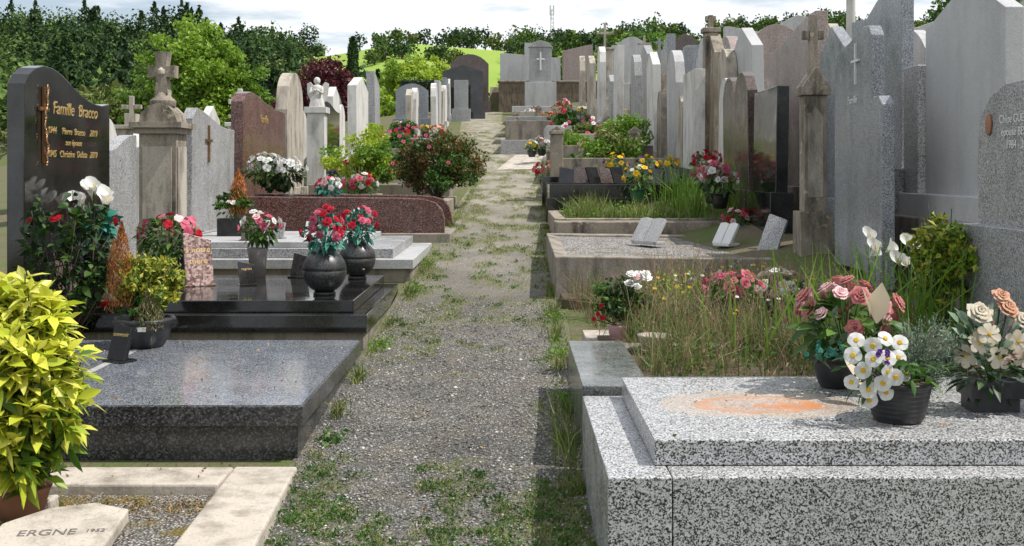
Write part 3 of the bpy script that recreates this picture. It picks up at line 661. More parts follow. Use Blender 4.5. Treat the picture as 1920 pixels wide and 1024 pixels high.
stele_x('bluegrey_granite_headstone', 3.32, 9.55, 10.95, 1.2, 3.12, 'slantR', G_bluegrey, 1, .11, pts=[(9.55, 1.0), (9.55, 3.2), (9.9, 3.22), (10.2, 3.14), (10.5, 3.02), (10.95, 3.05), (10.95, 1.0)])
o = stele_x('polished_granite_headstone', 2.80, 8.72, 9.72, 1.05, 2.75, None, G_bluegrey, 1, .10, pts=[(8.72, .8), (8.72, 2.66), (8.8, 2.74), (8.95, 2.75), (9.3, 2.66), (9.6, 2.62), (9.72, 2.58), (9.72, .8)], base=False)
b = B(); cross_b(b, 2.79, 9.1, 2.3, .33, .2, .018, M_plqw, 'y'); b.done('engraved_cross')
text('Famille', (2.796, 9.2, 2.15), .09, '-X', M_white, o)
stele_x('polished_granite_headstone', 2.78, 8.42, 8.86, 1.0, 2.18, None, G_bluegrey, 1, .10, pts=[(8.42, .7), (8.42, 2.1), (8.5, 2.17), (8.62, 2.17), (8.86, 2.06), (8.86, .7)], base=False)
b = B(); x, y = 2.82, 10.5
b.box(x-.15, x+.15, y-.15, y+.15, .5, 1.22, M_limeo); b.box(x-.10, x+.10, y-.10, y+.10, 1.222, 2.30, M_limeo); b.prism([(x-.07, 1.35), (x-.07, 2.1), (x, 2.2), (x+.07, 2.1), (x+.07, 1.35)], 'y', y-.108, y-.1015, M_lime)
b.prism([(x-.13, 2.302), (x-.13, 2.38), (x, 2.56), (x+.13, 2.38), (x+.13, 2.302)], 'y', y-.13, y+.13, M_limeo); b.prism([(x-.045, 2.5), (x-.035, 3.06), (x+.035, 3.06), (x+.045, 2.5)], 'y', y-.035, y+.035, M_limeo); b.box(x-.10, x-.042, y-.033, y+.033, 2.83, 2.91, M_limeo); b.box(x+.042, x+.10, y-.033, y+.033, 2.83, 2.91, M_limeo); done(b, 'stone_pillar_with_cross', .01)
stele_x('bluegrey_granite_headstone', 3.35, 11.15, 12.1, 1.2, 3.1, 'peak', G_bluegrey, 1, .12)
stele_x('pinkgrey_granite_headstone', 3.30, 12.3, 14.6, 1.3, 3.36, 'wave', G_pinkgrey, 1, .14)
stele_x('black_granite_headstone', 2.78, 11.85, 13.0, 1.25, 2.5, 'flat', G_black, 1, .13)
stele_x('brown_granite_headstone', 2.80, 13.2, 14.8, 1.25, 2.8, 'heart', G_brown, 1, .12)
RS = [(3.5, 16.2, 17.5, 1.4, 3.75, 'peak', G_smooth, .17), (2.85, 17.6, 18.7, 1.3, 3.2, 'flat', M_marble, .17), (3.3, 17.1, 17.9, 1.3, 3.5, 'round', M_lime, .16), (3.3, 18.4, 19.3, 1.4, 3.9, 'peak', M_limeo, .18), (3.0, 20.3, 21.6, 1.5, 3.85, 'round', G_grey2, .18), (3.3, 21.7, 23.0, 1.6, 4.0, 'slantL', G_bluegrey, .18), (2.95, 15.4, 16.1, 1.2, 2.9, 'round', M_marble, .13), (3.05, 24.0, 25.0, 1.9, 4.2, 'peak', M_marble, .17), (2.95, 26.5, 27.6, 2.2, 4.4, 'round', G_grey, .18), (2.7, 29, 30.1, 2.6, 4.85, 'flat', M_marble, .17), (2.5, 32, 33, 2.9, 5.2, 'round', M_marble, .18), (2.4, 34.5, 35.6, 3.1, 5.2, 'peak', M_lime, .18), (2.3, 37.5, 38.6, 3.4, 5.5, 'round', M_lime, .18),
      (2.9, 19.2, 19.8, 1.4, 2.9, 'peak', M_lime, .14), (2.95, 22.2, 22.9, 1.7, 3.2, 'round', M_limeo, .15), (3.4, 25.3, 26.2, 2.0, 3.8, 'step', M_limeo, .17), (3.0, 28.0, 28.8, 2.3, 4.0, 'peak', M_limeo, .17), (2.75, 31, 31.7, 2.7, 4.3, 'slantR', G_grey, .17), (2.5, 36.3, 37, 3.2, 4.9, 'flat', G_grey2, .17), (3.9, 19.8, 21, 1.9, 4.05, 'arch', G_pinkgrey, .2), (4.0, 23, 24.4, 2.1, 4.4, 'shoulder', G_grey2, .2), (3.8, 27, 28.4, 2.5, 4.9, 'wave', G_bluegrey, .2), (3.7, 30.5, 32, 2.8, 5.1, 'peak', G_grey, .2)]
NM = {M_marble: 'white_marble_headstone', M_lime: 'limestone_headstone', M_limeo: 'limestone_headstone', G_grey2: 'pale_granite_headstone', G_smooth: 'pale_granite_headstone', G_bluegrey: 'bluegrey_granite_headstone', G_grey: 'grey_granite_headstone', G_pinkgrey: 'pinkgrey_granite_headstone'}
for X_, a, c_, z0_, z1_, k_, m_, th_ in RS: stele_x(NM[m_], X_, a, c_, z0_, z1_, k_, m_, 1, th_)
pedcross(3.35, 18.9, 1.3, 3.92, 4.22, .22, M_limeo); pedcross(3.4, 41, 3.9, 6.0, 7.0, .5); pedcross(5.2, 44, 4.4, 6.0, 6.9, .4)
def mono(x0, x1, y, z0, z1):
    b = B(); c = (x0+x1)/2; w = x1-x0
    b.box(x0-.25, x1+.25, y-.3, y+.7, z0-1, z0+.3, G_grey2); b.box(x0-.1, x1+.1, y-.1, y+.5, z0+.302, z0+.55, G_grey2)
    b.prism([(x0, z0+.552), (x0+.04, z1-.45), (x0-.08, z1-.43), (x0-.08, z1-.3), (c, z1), (x1+.08, z1-.3), (x1+.08, z1-.43), (x1-.04, z1-.45), (x1, z0+.552)], 'y', y, y+.4, G_bluegrey)
    b.box(c-w*.25, c+w*.25, y-.012, y-.002, z0+.8, z1-.6, G_grey2); cross_b(b, c, y+.2, z1-.02, .35, .22, .07, G_bluegrey); done(b, 'pointed_monument', .015)
mono(4.2, 4.8, 34, 3.9, 5.3)
b = B(); b.box(-.6, 8.5, 50.3, 50.8, 3.5, 5.55, M_wallm); b.box(-.65, 8.55, 50.25, 50.85, 5.552, 5.65, M_conc); done(b, 'retaining_wall', .02)
b = B(); b.box(.55, 1.9, 48.0, 48.6, 3.8, 5.4, G_grey2); b.box(.75, 1.7, 48.1, 48.5, 5.402, 6.9, G_grey); b.prism([(.7, 6.902), (.9, 7.1), (1.22, 7.2), (1.55, 7.1), (1.75, 6.902)], 'y', 48.05, 48.5, G_grey); b.box(1.19, 1.26, 48.07, 48.098, 5.9, 6.7, M_plqw); b.box(1.05, 1.187, 48.075, 48.097, 6.35, 6.42, M_plqw); b.box(1.263, 1.4, 48.075, 48.097, 6.35, 6.42, M_plqw); done(b, 'grey_granite_monument', .02)
stele_y('pale_granite_family_tomb', 52, -.55, 2.25, 5.4, 7.05, 'slantL', G_grey2, .3)
stele_y('pale_granite_family_tomb', 53.5, .6, 1.35, 5.4, 7.7, 'flat', G_grey2, .3)
stele_y('pinkgrey_granite_family_tomb', 52, 2.35, 3.75, 5.4, 7.45, 'slantR', G_pinkgrey, .3)
stele_y('pale_granite_family_tomb', 46, 4.1, 5.75, 4.9, 7.1, 'shoulder', G_grey2, .3)
stele_y('bluegrey_granite_family_tomb', 42, 6.0, 7.0, 4.8, 6.75, 'peak', G_brown, .3)
stele_y('pale_granite_family_tomb', 40, 7.6, 9.2, 4.9, 6.75, 'slantL', G_grey2, .3)
stele_y('pale_granite_family_tomb', 31, 7.3, 8.6, 4.2, 5.9, 'shoulder', G_grey2, .3)
stele_y('pale_granite_family_tomb', 33, 4.9, 5.9, 3.9, 5.3, 'step', G_bluegrey, .3)
stele_y('pinkgrey_granite_family_tomb', 26, 5.6, 6.7, 3.2, 5.0, 'arch', G_pinkgrey, .3)
stele_y('limestone_headstone', 23, 7.6, 8.4, 3.2, 4.7, 'peak', M_lime, .2)
stele_y('pale_granite_family_tomb', 20, 7.0, 7.7, 2.7, 4.3, 'slantR', G_grey2, .2)
stele_x('pale_granite_headstone', 4.8, 13, 14.2, 1.8, 3.3, 'arch', G_grey2, 1, .15)
stele_x('pale_granite_headstone', 5.2, 11, 12.2, 1.8, 3.4, 'wave', G_grey2, 1, .15)
stele_x('limestone_headstone', 4.9, 17, 18, 2.0, 3.9, 'peak', M_lime, 1, .15)
stele_x('grey_granite_headstone', 4.4, 21, 22, 2.2, 4.0, 'flat', G_grey2, 1, .15)
b = B(); b.lathe(6.05, 20, [(.3, 2.0), (.3, 2.6), (.2, 2.7), (.13, 2.8), (.085, 3.5), (.075, 5.2), (.12, 5.3)], M_marble, 16); cross_b(b, 6.05, 20, 5.3, .7, .4, .1, M_marble); done(b, 'column_with_cross', 0)

def post(x, y, z0, z1, w, m=M_limeo):
    b = B(); b.box(x-w/2, x+w/2, y-w/2, y+w/2, z0-.4, z1-.12, m); b.box(x-w*.58, x+w*.58, y-w*.58, y+w*.58, z1-.118, z1-.05, m); b.prism([(x-w*.5, z1-.048), (x, z1+.03), (x+w*.5, z1-.048)], 'y', y-w*.5, y+w*.5, m); done(b, 'stone_post', .01)
post(.78, 19.6, 1.0, 2.35, .22); post(2.3, 21, 1.2, 2.4, .2); post(.8, 23.4, 1.3, 2.1, .16); post(.15, 33, 2.3, 3.15, .2); post(1.5, 33, 2.3, 3.3, .2); post(2.3, 27, 1.9, 2.9, .18); post(.1, 36, 2.6, 3.5, .2); post(.9, 38, 2.9, 3.8, .2)
plots = [(.85, 2.9, 19.5, 22.3, M_limeo), (.9, 2.9, 23, 25.6, M_conc), (1.1, 2.8, 26.2, 28.6, M_lime), (.9, 2.7, 29.3, 31.6, G_grey2), (-.2, 2.5, 32.6, 34.4, M_conc), (-.2, 2.4, 35.2, 37.0, G_grey), (.0, 2.4, 38.2, 40.4, M_lime), (0, 2.4, 42, 44.5, G_grey2), (2.8, 5.2, 37, 39.5, M_lime), (-3.6, -1.1, 19.8, 21.6, M_conc), (-3.6, -1.1, 22, 24, M_lime), (-3.6, -1.2, 24.6, 26.6, G_grey), (-3.6, -1.5, 27.4, 29.8, M_lime), (-3.6, -1.9, 31, 33, G_grey2), (-3.5, -.95, 16.6, 19.3, M_limeo), (-.3, .9, 29.5, 31.9, G_grey)]
for (a, c, d, e, m) in plots:
    zt = max(H(a, (d+e)/2), H(c, (d+e)/2))+.22
    b = B(); curb(b, a, c, d, e, zt-.9, zt, .15, m, R.choice([M_gravel, M_soil, M_gravel]), zt-.06); done(b, 'grave_border', .012)
b = B(); o = b.addv([(-.35, 25.6, g(25.6)+.03), (.85, 25.6, g(25.6)+.05), (1.0, 29.2, g(29.2)+.04), (.1, 29.2, g(29.2)+.03), (-.35, 25.6, 1), (.85, 25.6, 1), (1.0, 29.2, 1), (.1, 29.2, 1)]); b.faces(o, [(0, 1, 2, 3), (0, 4, 5, 1), (1, 5, 6, 2), (2, 6, 7, 3), (3, 7, 4, 0)], M_curb); b.done('paving_slab')

# ============================================================ OBJECTS ON TOMBS (left)
def ball_vase(x, y, z, r):
    b = B(); pr = [(r*.5, z), (r*.5, z+.02), (r*.42, z+.035)]
    cz = z+.03+r*.92
    for k in range(13):
        a = -1.15+k*(2.3/12); pr.append((r*math.cos(a), cz+r*math.sin(a)))
        if k == 6: pr += [(r*.975, cz+.004), (r*.975, cz+.012), (r*.997, cz+.014)]
    pr += [(r*.36, cz+r*.95), (r*.42, cz+r*1.03), (r*.32, cz+r*1.04)]
    b.lathe(x, y, pr, G_blackv, 36)
    top = cz+r*1.04
    c = (x, y, top+.13)
    bouquet(b, c, .17, 26, .038, [P_red, P_red, P_red, P_pink], L_teal, .075, 170, flat=1.1, low=-.3)
    leaves(b, ell(60, c, (.17, .17, .16), .7), .03, P_white, .5)
    b.done('ball_vase_with_red_roses')
G_blackv = granite('speckled_black_vase', [(.3, .008), (.5, .02), (.65, .05), (.8, .11)], 120, .3, dustamt=.1)
ball_vase(-1.51, 9.02, .60, .178); ball_vase(-1.43, 10.35, .60, .17)
b = B(); x, y, z = -2.58, 7.85, .3665
bowl_pot(b, x, y, z, .225, .205, M_blackmat, 8); b.lathe(x, y, [(.19, z+.16), (.19, z+.185)], M_soil, 16)
clumps(b, (x+.02, y, z+.45), (.30, .22, .25), 52, 60, .045, L_euo, .3, .5, .3)
clumps(b, (x, y-.08, z+.30), (.19, .13, .12), 14, 45, .035, L_green, .35, .5, .3)
for k in range(40):
    p0 = np.array((x+R.uniform(-.1, .1), y+R.uniform(-.08, .08), z+.18)); p1 = p0+np.array((R.uniform(-.14, .14), R.uniform(-.1, .1), R.uniform(.18, .42))); b.frus(p0, p1, .004, .002, M_bark, 4)
def plume(b, x, y, z, h, r, m, n=700, size=.03):
    t_ = rng.random(n); a = rng.uniform(0, 6.28, n); rr = r*(1-t_)*rng.random(n)**.5*(.5+t_*.8)
    p = np.stack([x+np.cos(a)*rr, y+np.sin(a)*rr, z+t_*h], 1); leaves(b, p, size, m, .2, np.array([0, 0, 1.]), .6)
plume(b, x-.12, y-.10, z+.3, .58, .17, L_orange, 1500, .034); plume(b, x-.2, y-.04, z+.25, .5, .12, L_orange, 600)
plume(b, x+.08, y-.14, z+.14, .26, .2, L_weed, 1100, .03)
b.box(x+.03, x+.085, y-.226, y-.221, z+.135, z+.165, M_plqw)
b.done('planter_with_shrub')
plaque('black_memorial_plaque', -2.55, 7.2, .3665, .16, .25, -.5, G_black, .3, ('souvenir',), kind='wave')
plaque('marble_book_plaque', -2.70, 9.7, .60, .24, .46, .5, M_plqred, .3, ('à notre', 'mère'), .035, 'slantL')
plaque('black_memorial_plaque', -2.3, 9.75, .60, .14, .2, .5, G_black, .3, ('regrets',))
plaque('black_memorial_plaque', -2.0, 10.45, .60, .17, .22, -.4, G_blackv, .3)
plaque('memorial_plaque', -3.45, 8.75, .60, .2, .42, 1.0, G_brown, .2, None, .03, 'wave')
for (x, y, z, m) in ((-2.1, 11.9, .86, M_plqw), (-1.9, 11.7, .86, G_grey2), (-2.6, 12.2, .86, G_grey), (-2.9, 12.6, .86, M_plqred), (-2.75, 11.8, .86, G_brown)): plaque('memorial_plaque', x, y, z, .22, .2, R.uniform(-.5, .5), m, .4)
b = B(); x, y, z = -3.46, 9.35, .6
b.lathe(x, y, [(.10, z), (.10, z+.02), (.05, z+.06), (.07, z+.16), (.115, z+.27), (.10, z+.36), (.07, z+.42), (.10, z+.48), (.09, z+.485)], M_blackp)
for k in range(8):
    dx, dy = R.uniform(-.15, .15), R.uniform(-.1, .1); h = R.uniform(.66, .86); p = (x+dx, y+dy, z+h); b.frus((x, y, z+.45), p, .006, .005, L_green, 5); calla(b, p, .13, (dx*1.5+.05, dy*1.5-.35, .8), P_white)
bouquet(b, (x, y, z+.56), .17, 5, .05, [P_red], L_teal, .11, 170); b.done('vase_with_calla_lilies')
b = B(); x, y, z = -3.12, 10.2, .6
bowl_pot(b, x, y, z, .17, .24, M_blackmat); bouquet(b, (x, y, z+.42), .27, 24, .042, [P_red, P_pink, P_pink, P_light], L_green, .08, 320, rich=False, kind='d'); b.done('potted_pink_flowers')
b = B(); x, y, z = -2.41, 10.62, .6
b.lathe(x, y, [(.07, z), (.09, z+.2), (.10, z+.26), (.085, z+.265)], M_greyp, 20); bouquet(b, (x+.02, y, z+.47), .18, 22, .042, [P_light, P_white, P_pink], L_green, .08, 160, rich=False); b.done('vase_with_pale_roses')
b = B(); x, y, z = -3.15, 12.7, .86
b.box(x-.17, x+.17, y-.1, y+.1, z, z+.2, M_blackmat); clumps(b, (x, y, z+.38), (.26, .18, .17), 18, 40, .06, L_green); plume(b, x+.05, y, z+.25, .5, .24, L_orange, 1000, .045); bouquet(b, (x-.03, y, z+.3), .15, 6, .045, [P_red, P_white], L_green, .06, 20, rich=False); b.done('planter_with_grasses')
b = B(); x, y, z = -3.2, 15.1, 1.08
for dx in (-.13, .17): bowl_pot(b, x+dx, y, z, .13, .2, M_blackmat)
bouquet(b, (x-.13, y, z+.55), .24, 28, .055, [P_white], L_green, .09, 160, rich=False); bouquet(b, (x+.17, y+.05, z+.52), .22, 22, .055, [P_white], L_dark, .09, 180, rich=False); clumps(b, (x, y, z+.32), (.25, .15, .15), 16, 35, .07, L_dark); b.done('potted_white_flowers')
b = B(); x, y, z = -2.22, 16.4, 1.2
b.box(x-.27, x+.27, y-.15, y+.15, z-.3, z+.02, M_curb); b.box(x-.3, x+.3, y-.18, y+.18, z+.021, z+.06, M_curb); bouquet(b, (x, y, z+.17), .26, 26, .055, [P_pink, P_red, P_pink, P_white], L_green, .09, 170, rich=False, flat=.7); b.done('stone_planter_with_flowers')
b = B(); x, y, z = -2.62, 16.0, 1.1
bowl_pot(b, x, y, z, .1, .15, M_greyp); bouquet(b, (x, y, z+.25), .19, 20, .05, [P_white, P_pink, P_light], L_teal, .1, 100, rich=False); b.done('potted_flowers')

# ---------------------------------------------- plants, left
def twig_shrub(name, c, r, m, leaf, nst, nl, base, flowers=None, nf=0, fr=.04, aspect=.5):
    b = B(); c = np.array(c)
    for k in range(nst):
        tip = ell(1, c, r, .75)[0]; bs = np.array(base)+rng.normal(size=3)*np.array([.05, .05, 0])
        mid = (bs+tip)/2+rng.normal(size=3)*.05; b.frus(bs, mid, .008, .005, M_bark, 5); b.frus(mid, tip, .005, .003, M_bark, 4)
        t_ = rng.random(nl)[:, None]**.6; p = mid+(tip-mid)*t_+rng.normal(size=(nl, 3))*.02
        dd = unit(tip-bs)*.5+rng.normal(size=(nl, 3))*.7; biglea(b, p, dd, leaf, m if not isinstance(m, list) else R.choice(m), aspect, .35)
    for k in range(nf):
        p = ell(1, c, r, .95)[0]; rose(b, p, fr*R.uniform(.7, 1.1), p-c, R.choice(flowers)); 
    return b.done(name)
b = B(); c0 = np.array((-2.17, 4.95, .68))
b.lathe(-2.20, 5.0, [(.09, .03), (.13, .17), (.14, .19), (.12, .19)], M_terra, 20)
for k in range(400):
    d = unit(rng.normal(size=3)) 
    tip = c0+d*np.array((.27, .27, .48))*R.uniform(.45, 1.0)
    bs = np.array((-2.20, 5.0, .18)); mid = (bs+tip)/2; mid[:2] = c0[:2]+(tip[:2]-c0[:2])*.6
    b.frus(bs, mid, .006, .004, L_green, 4); b.frus(mid, tip, .004, .003, L_green, 4)
    nl = 9; an = np.arange(nl)*2.4+R.random()*6; el = rng.uniform(-.1, 1.1, nl); out = unit(d*.55+np.array([0, 0, .6])+rng.normal(size=3)*.25)
    a_, e_, _ = frame(out); dd = a_*np.cos(an)[:, None]*np.cos(el)[:, None]+e_*np.sin(an)[:, None]*np.cos(el)[:, None]+out*np.sin(el)[:, None]
    biglea(b, tip+rng.normal(size=(nl, 3))*.012-out*rng.random((nl, 1))*.06, dd, .098, L_auc if (R.random() < .9-.35*(d[2] < -.2)) else L_auc2, .46, .22)
b.done('variegated_aucuba_shrub')
twig_shrub('rose_bush', (-3.3, 8.33, 1.0), (.42, .2, .5), [L_dark, L_green, L_dark], .085, 44, 20, (-3.3, 8.33, .35), [P_red], 6, .045, .6)
b = B(); clumps(b, (-1.25, 18.6, 1.72), (.85, .75, .56), 80, 100, .07, L_redg, .26, .5, .5, L_green)
for k in range(30): b.frus((-1.25, 18.6, 1.1), ell(1, (-1.25, 18.6, 1.8), (.75, .65, .5))[0], .012, .004, M_bark, 4)
for k in range(5): p = ell(1, (-1.25, 18.6, 1.7), (.85, .75, .55), .95)[0]; rose(b, p, .035, (0, -1, .5), P_pink, False)
b.done('photinia_shrub')
b = B(); clumps(b, (-2.6, 19.2, 1.75), (.8, .6, .5), 50, 80, .08, L_lime, .3, .5, .4, L_bright)
for k in range(20): b.frus((-2.6, 19.2, 1.2), ell(1, (-2.6, 19.2, 1.8), (.7, .5, .4))[0], .012, .004, M_bark, 4)
b.done('golden_shrub')

# ============================================================ OBJECTS ON TOMBS (right)
b = B(); x, y, z = 1.62, 4.70, .5525
pr = [(.095, z), (.10, z+.008)]
for k in range(7): pr += [(.104+.0045*k, z+.02+.02*k), (.108+.0045*k, z+.022+.02*k), (.108+.0045*k, z+.036+.02*k)]
pr += [(.145, z+.155), (.150, z+.158), (.150, z+.172), (.14, z+.172), (.13, z+.155)]
b.lathe(x, y, pr, M_blackmat, 40); b.lathe(x, y, [(.12, z+.14), (.12, z+.158)], M_soil, 20)
c = np.array((1.49, 4.60, .80))
for k in range(17):
    a, rr = k*2.4, .135*math.sqrt((k+.5)/17); d = np.array((math.cos(a)*rr*3+R.gauss(0, .18), -1.0, math.sin(a)*rr*3+.2+R.gauss(0, .18))); p = c+np.array((math.cos(a)*rr+R.gauss(0, .006), -.08+.6*rr*rr/.12, math.sin(a)*rr*1.05+R.gauss(0, .006))); daisy(b, p, .032*R.uniform(.88, 1.12), d, P_white, P_yel, 5, 1.0, .36); b.frus((x-.05, y, z+.16), p+np.array((0, .01, 0)), .0025, .0025, L_green, 4)
for k in range(5): p = c+np.array((R.uniform(-.02, .05), -.075, R.uniform(.02, .09))); rose(b, p, .012, (0, -1, .3), P_purple, False)
pt = np.array([(1.66+R.gauss(0, .06), 4.62+R.gauss(0, .05), z+.19+abs(R.gauss(0, .04))) for _ in range(50)]); biglea(b, pt, rng.normal(size=(50, 3))*np.array([1, 1, .4]), .065, L_green, .5)
pt = ell(50, c+np.array((0, .02, 0)), (.14, .06, .14), .7); biglea(b, pt, unit(pt-c), .05, L_green, .5)
for k in range(110):
    tip = np.array((1.77, 4.80, .82))+unit(rng.normal(size=3))*np.array((.17, .12, .21))*R.uniform(.5, 1); bs = np.array((1.69, 4.74, .70)); b.frus(bs, tip, .003, .0015, M_bark, 4)
    m_ = 60; t_ = rng.random(m_)[:, None]**.7; leaves(b, bs+(tip-bs)*t_+rng.normal(size=(m_, 3))*.012, .018, L_juni, .22, unit(tip-bs), .5)
b.done('pot_with_primroses')
b = B(); x, y, z = 1.56, 5.42, .5525
bowl_pot(b, x, y, z, .115, .16, M_blackmat)
bouquet(b, (1.60, 5.38, .88), .24, 27, .05, [P_dusty, P_dusty, P_dusty, P_light], L_green, .12, 120, flat=.75, low=-.25)
pt = np.array([(1.62+R.uniform(-.22, .2), 5.28+R.uniform(-.05, .05), .80+R.uniform(-.08, .1)) for _ in range(14)]); biglea(b, pt, rng.normal(size=(14, 3))+np.array([0, -.6, .2]), .13, L_juni, .45)
biglea(b, [(1.67, 5.13, .90), (1.64, 5.13, .93), (1.52, 5.12, .74)], [(.05, -.2, 1), (-.3, -.2, 1), (.2, -.5, -.4)], .17, P_cream, .5, .1)
for k in range(18): p = (1.46+R.gauss(0, .04), 5.16+R.gauss(0, .03), .76+R.gauss(0, .03)); daisy(b, p, .012, (0, -1, .3), L_teal, None, 6)
b.done('dusty_rose_bouquet')
b = B(); x, y, z = 2.10, 4.92, .5525
b.prism([(x-.10, y-.07), (x+.10, y-.07), (x+.10, y+.07), (x-.10, y+.07)], 'z', z, z+.06, M_blackmat); b.prism([(x-.115, y-.085), (x+.115, y-.085), (x+.115, y+.085), (x-.115, y+.085)], 'z', z+.061, z+.13, M_blackmat)
for p, r_, m in (((2.02, 4.84, .98), .06, P_cream), ((2.15, 4.86, 1.0), .055, P_peach), ((2.13, 4.88, 1.05), .045, P_peach), ((2.22, 4.85, .95), .05, P_cream)): rose(b, p, r_, (R.uniform(-.3, .3), -.8, .8), m); b.frus((x, y, z+.1), p, .004, .004, L_green, 5)
for p in ((2.0, 4.8, .86), (2.08, 4.78, .80), (2.16, 4.78, .87), (2.04, 4.79, .90), (2.2, 4.8, .80), (1.95, 4.82, .80)): daisy(b, p, .05, (R.uniform(-.4, .4), -1, .4), P_cream, P_yel, 6, .8, .18); b.frus((x, y, z+.1), p, .003, .003, L_green, 5)
pt = ell(140, (2.09, 4.9, .82), (.19, .13, .17), .5); biglea(b, pt, unit(pt-np.array((2.09, 4.9, .7))), .08, L_juni, .4); pt = ell(70, (2.07, 4.88, .78), (.18, .13, .14), .7); biglea(b, pt, unit(pt-np.array((2.09, 4.9, .7))), .08, L_dark, .4); biglea(b, pt[:7]+.02, unit(pt[:7]-np.array((2.09, 4.9, .7))), .08, P_dusty, .35)
b.done('cream_flower_arrangement')
b = B(); x, y, z = .74, 7.75, .42
b.lathe(x, y, [(.06, z), (.075, z+.1), (.085, z+.11), (.075, z+.112)], P_light, 20); clumps(b, (x, y, z+.27), (.22, .18, .19), 28, 50, .04, L_dark, .35, .6, .4, L_green)
for k in range(10): p = (x+.04+R.uniform(-.1, .16), y-.06+R.uniform(-.08, .08), z+.42+R.uniform(-.04, .06)); rose(b, p, .036, (0, -.6, 1), R.choice([P_light, P_white, P_white]))
for k in range(5): p = (x-.14+R.uniform(-.05, .05), y-.1, z+.2+R.uniform(-.06, .1)); rose(b, p, .018, (-.5, -1, .3), P_red); b.frus((x, y, z+.1), p, .003, .003, L_green, 4)
b.done('potted_roses')
b = B(); x, y, z = .90, 7.1, .47
b.lathe(x, y, [(.03, z-.05), (.07, z-.02), (.10, z+.07), (.11, z+.09), (.095, z+.09), (.08, z+.04)], M_lime, 16); b.done('stone_bowl')
b = B(); bouquet(b, (1.66, 8.4, .72), .2, 22, .045, [P_pink, P_light, P_dusty, P_pink], L_green, .09, 150, rich=False, flat=.6); bouquet(b, (2.05, 8.6, .70), .22, 20, .045, [P_white, P_cream, P_light], L_green, .09, 150, rich=False, flat=.6); bowl_pot(b, 1.66, 8.4, .42, .12, .15, M_blackmat); bowl_pot(b, 2.05, 8.6, .42, .12, .15, M_blackmat); b.done('pink_and_white_bouquets')
def book(x, y, z, w, h, rz, m=M_plqw):
    b = B(); b.M = Matrix.Translation((x, y, z)) @ Matrix.Rotation(rz, 4, 'Z')
    b.box(-w*.45, w*.45, .0, .18, 0, .03, m); b.box(-w*.2, w*.2, .10, .16, .031, .14, m); b.M = b.M @ Matrix.Translation((0, 0, .03)) @ Matrix.Rotation(-.6, 4, 'X')
    b.prism([(-w/2, 0), (-w/2, h*.95), (-w*.25, h), (-.004, h*.94), (-.004, 0)], 'y', 0, .035, m); b.prism([(.004, 0), (.004, h*.94), (w*.25, h), (w/2, h*.95), (w/2, 0)], 'y', 0, .035, m); done(b, 'open_book_plaque', .006)
book(1.36, 11.7, .83, .36, .3, -.9, G_grey2); book(1.46, 12.3, .84, .2, .2, -.5); book(2.15, 11.55, .82, .24, .26, -.9)
plaque('black_memorial_plaque', 2.5, 12.4, .82, .34, .24, -.5, G_black, .9); plaque('grey_memorial_plaque', 2.5, 11.0, .80, .24, .4, -.9, G_grey, .5)
for i, (x, y, m) in enumerate(((.80, 16.6, G_black), (1.02, 16.9, G_brown), (1.25, 16.7, G_black), (1.45, 16.9, G_brown), (1.62, 16.7, G_black), (2.10, 16.75, G_black), (2.35, 16.6, G_blackv), (2.58, 16.7, G_black), (2.2, 17.2, G_grey))): plaque('black_memorial_plaque', x, y, 1.4, .22, .26, R.uniform(-.5, .7), m, .4, None, .03, R.choice(['slantL', 'wave', 'flat']))
def potf(name, x, y, z, pr_, ph, fr, n, mats, rad, pot=M_blackmat, green=L_green, kind='rose'):
    b = B(); bowl_pot(b, x, y, z, pr_, ph, pot, 18); bouquet(b, (x, y, z+ph+rad*.7), rad, n, fr, mats, green, .08, 120, kind, False, .85); b.done(name)
potf('potted_yellow_pansies', 1.78, 15.9, 1.15, .12, .2, .045, 14, [P_yel, P_yel, P_white], .2, M_greenp)
potf('potted_yellow_pansies', 2.05, 17.1, 1.36, .12, .15, .045, 14, [P_yel, P_purple, P_yel], .2); potf('potted_yellow_pansies', 2.4, 17.3, 1.36, .12, .15, .045, 12, [P_yel], .2)
potf('potted_yellow_pansies', 1.65, 17.6, 1.4, .12, .15, .045, 14, [P_yel, P_purple], .2)
potf('potted_pink_flowers', 2.42, 13.6, 1.2, .1, .22, .05, 20, [P_pink, P_light, P_dusty], .2); potf('potted_pink_flowers', 2.45, 13.2, 1.15, .12, .2, .05, 20, [P_white, P_pink, P_light], .21, M_blackp); potf('potted_pink_flowers', 2.5, 14.4, 1.35, .1, .2, .05, 16, [P_pink, P_red], .2)
potf('potted_pink_flowers', 2.6, 12.85, .82, .1, .1, .045, 14, [P_pink, P_red, P_light], .17)
b = B(); clumps(b, (2.72, 7.0, 1.0), (.26, .3, .42), 40, 50, .055, L_euo, .3, .5, .3, L_auc2)
for k in range(30): b.frus((2.7, 7.0, .4), ell(1, (2.7, 7.0, 1.05), (.2, .25, .4))[0], .006, .003, L_green, 4)
b.done('euonymus_shrub')
b = B(); pts = [(2.2+R.gauss(0, .35), 6.9+R.gauss(0, .35), .42) for _ in range(190)]; blades(b, pts, .58, .018, L_bright, .45, .45)
for k in range(9): p = (R.uniform(2.35, 2.75), R.uniform(7.0, 7.5), R.uniform(.95, 1.14)); b.frus((p[0], p[1], .4), p, .005, .005, L_green, 5); calla(b, p, .10, (R.uniform(-.5, .5), -.6, .6), P_white)
b.done('iris_clump')
b = B()
def field(n, xa, xb, ya, yb, z, h, w, m, lean=.4, dens=None):
    P_ = []; hh = []
    for _ in range(n):
        x, y = R.uniform(xa, xb), R.uniform(ya, yb); d = noise.noise(Vector((x*2.3, y*2.3, z)))
        if R.random() > .55+d: continue
        P_.append((x, y, z if z is not None else H(x, y))); hh.append(h*(.75+.7*d))
    blades(b, P_, np.array(hh), w, m, lean)
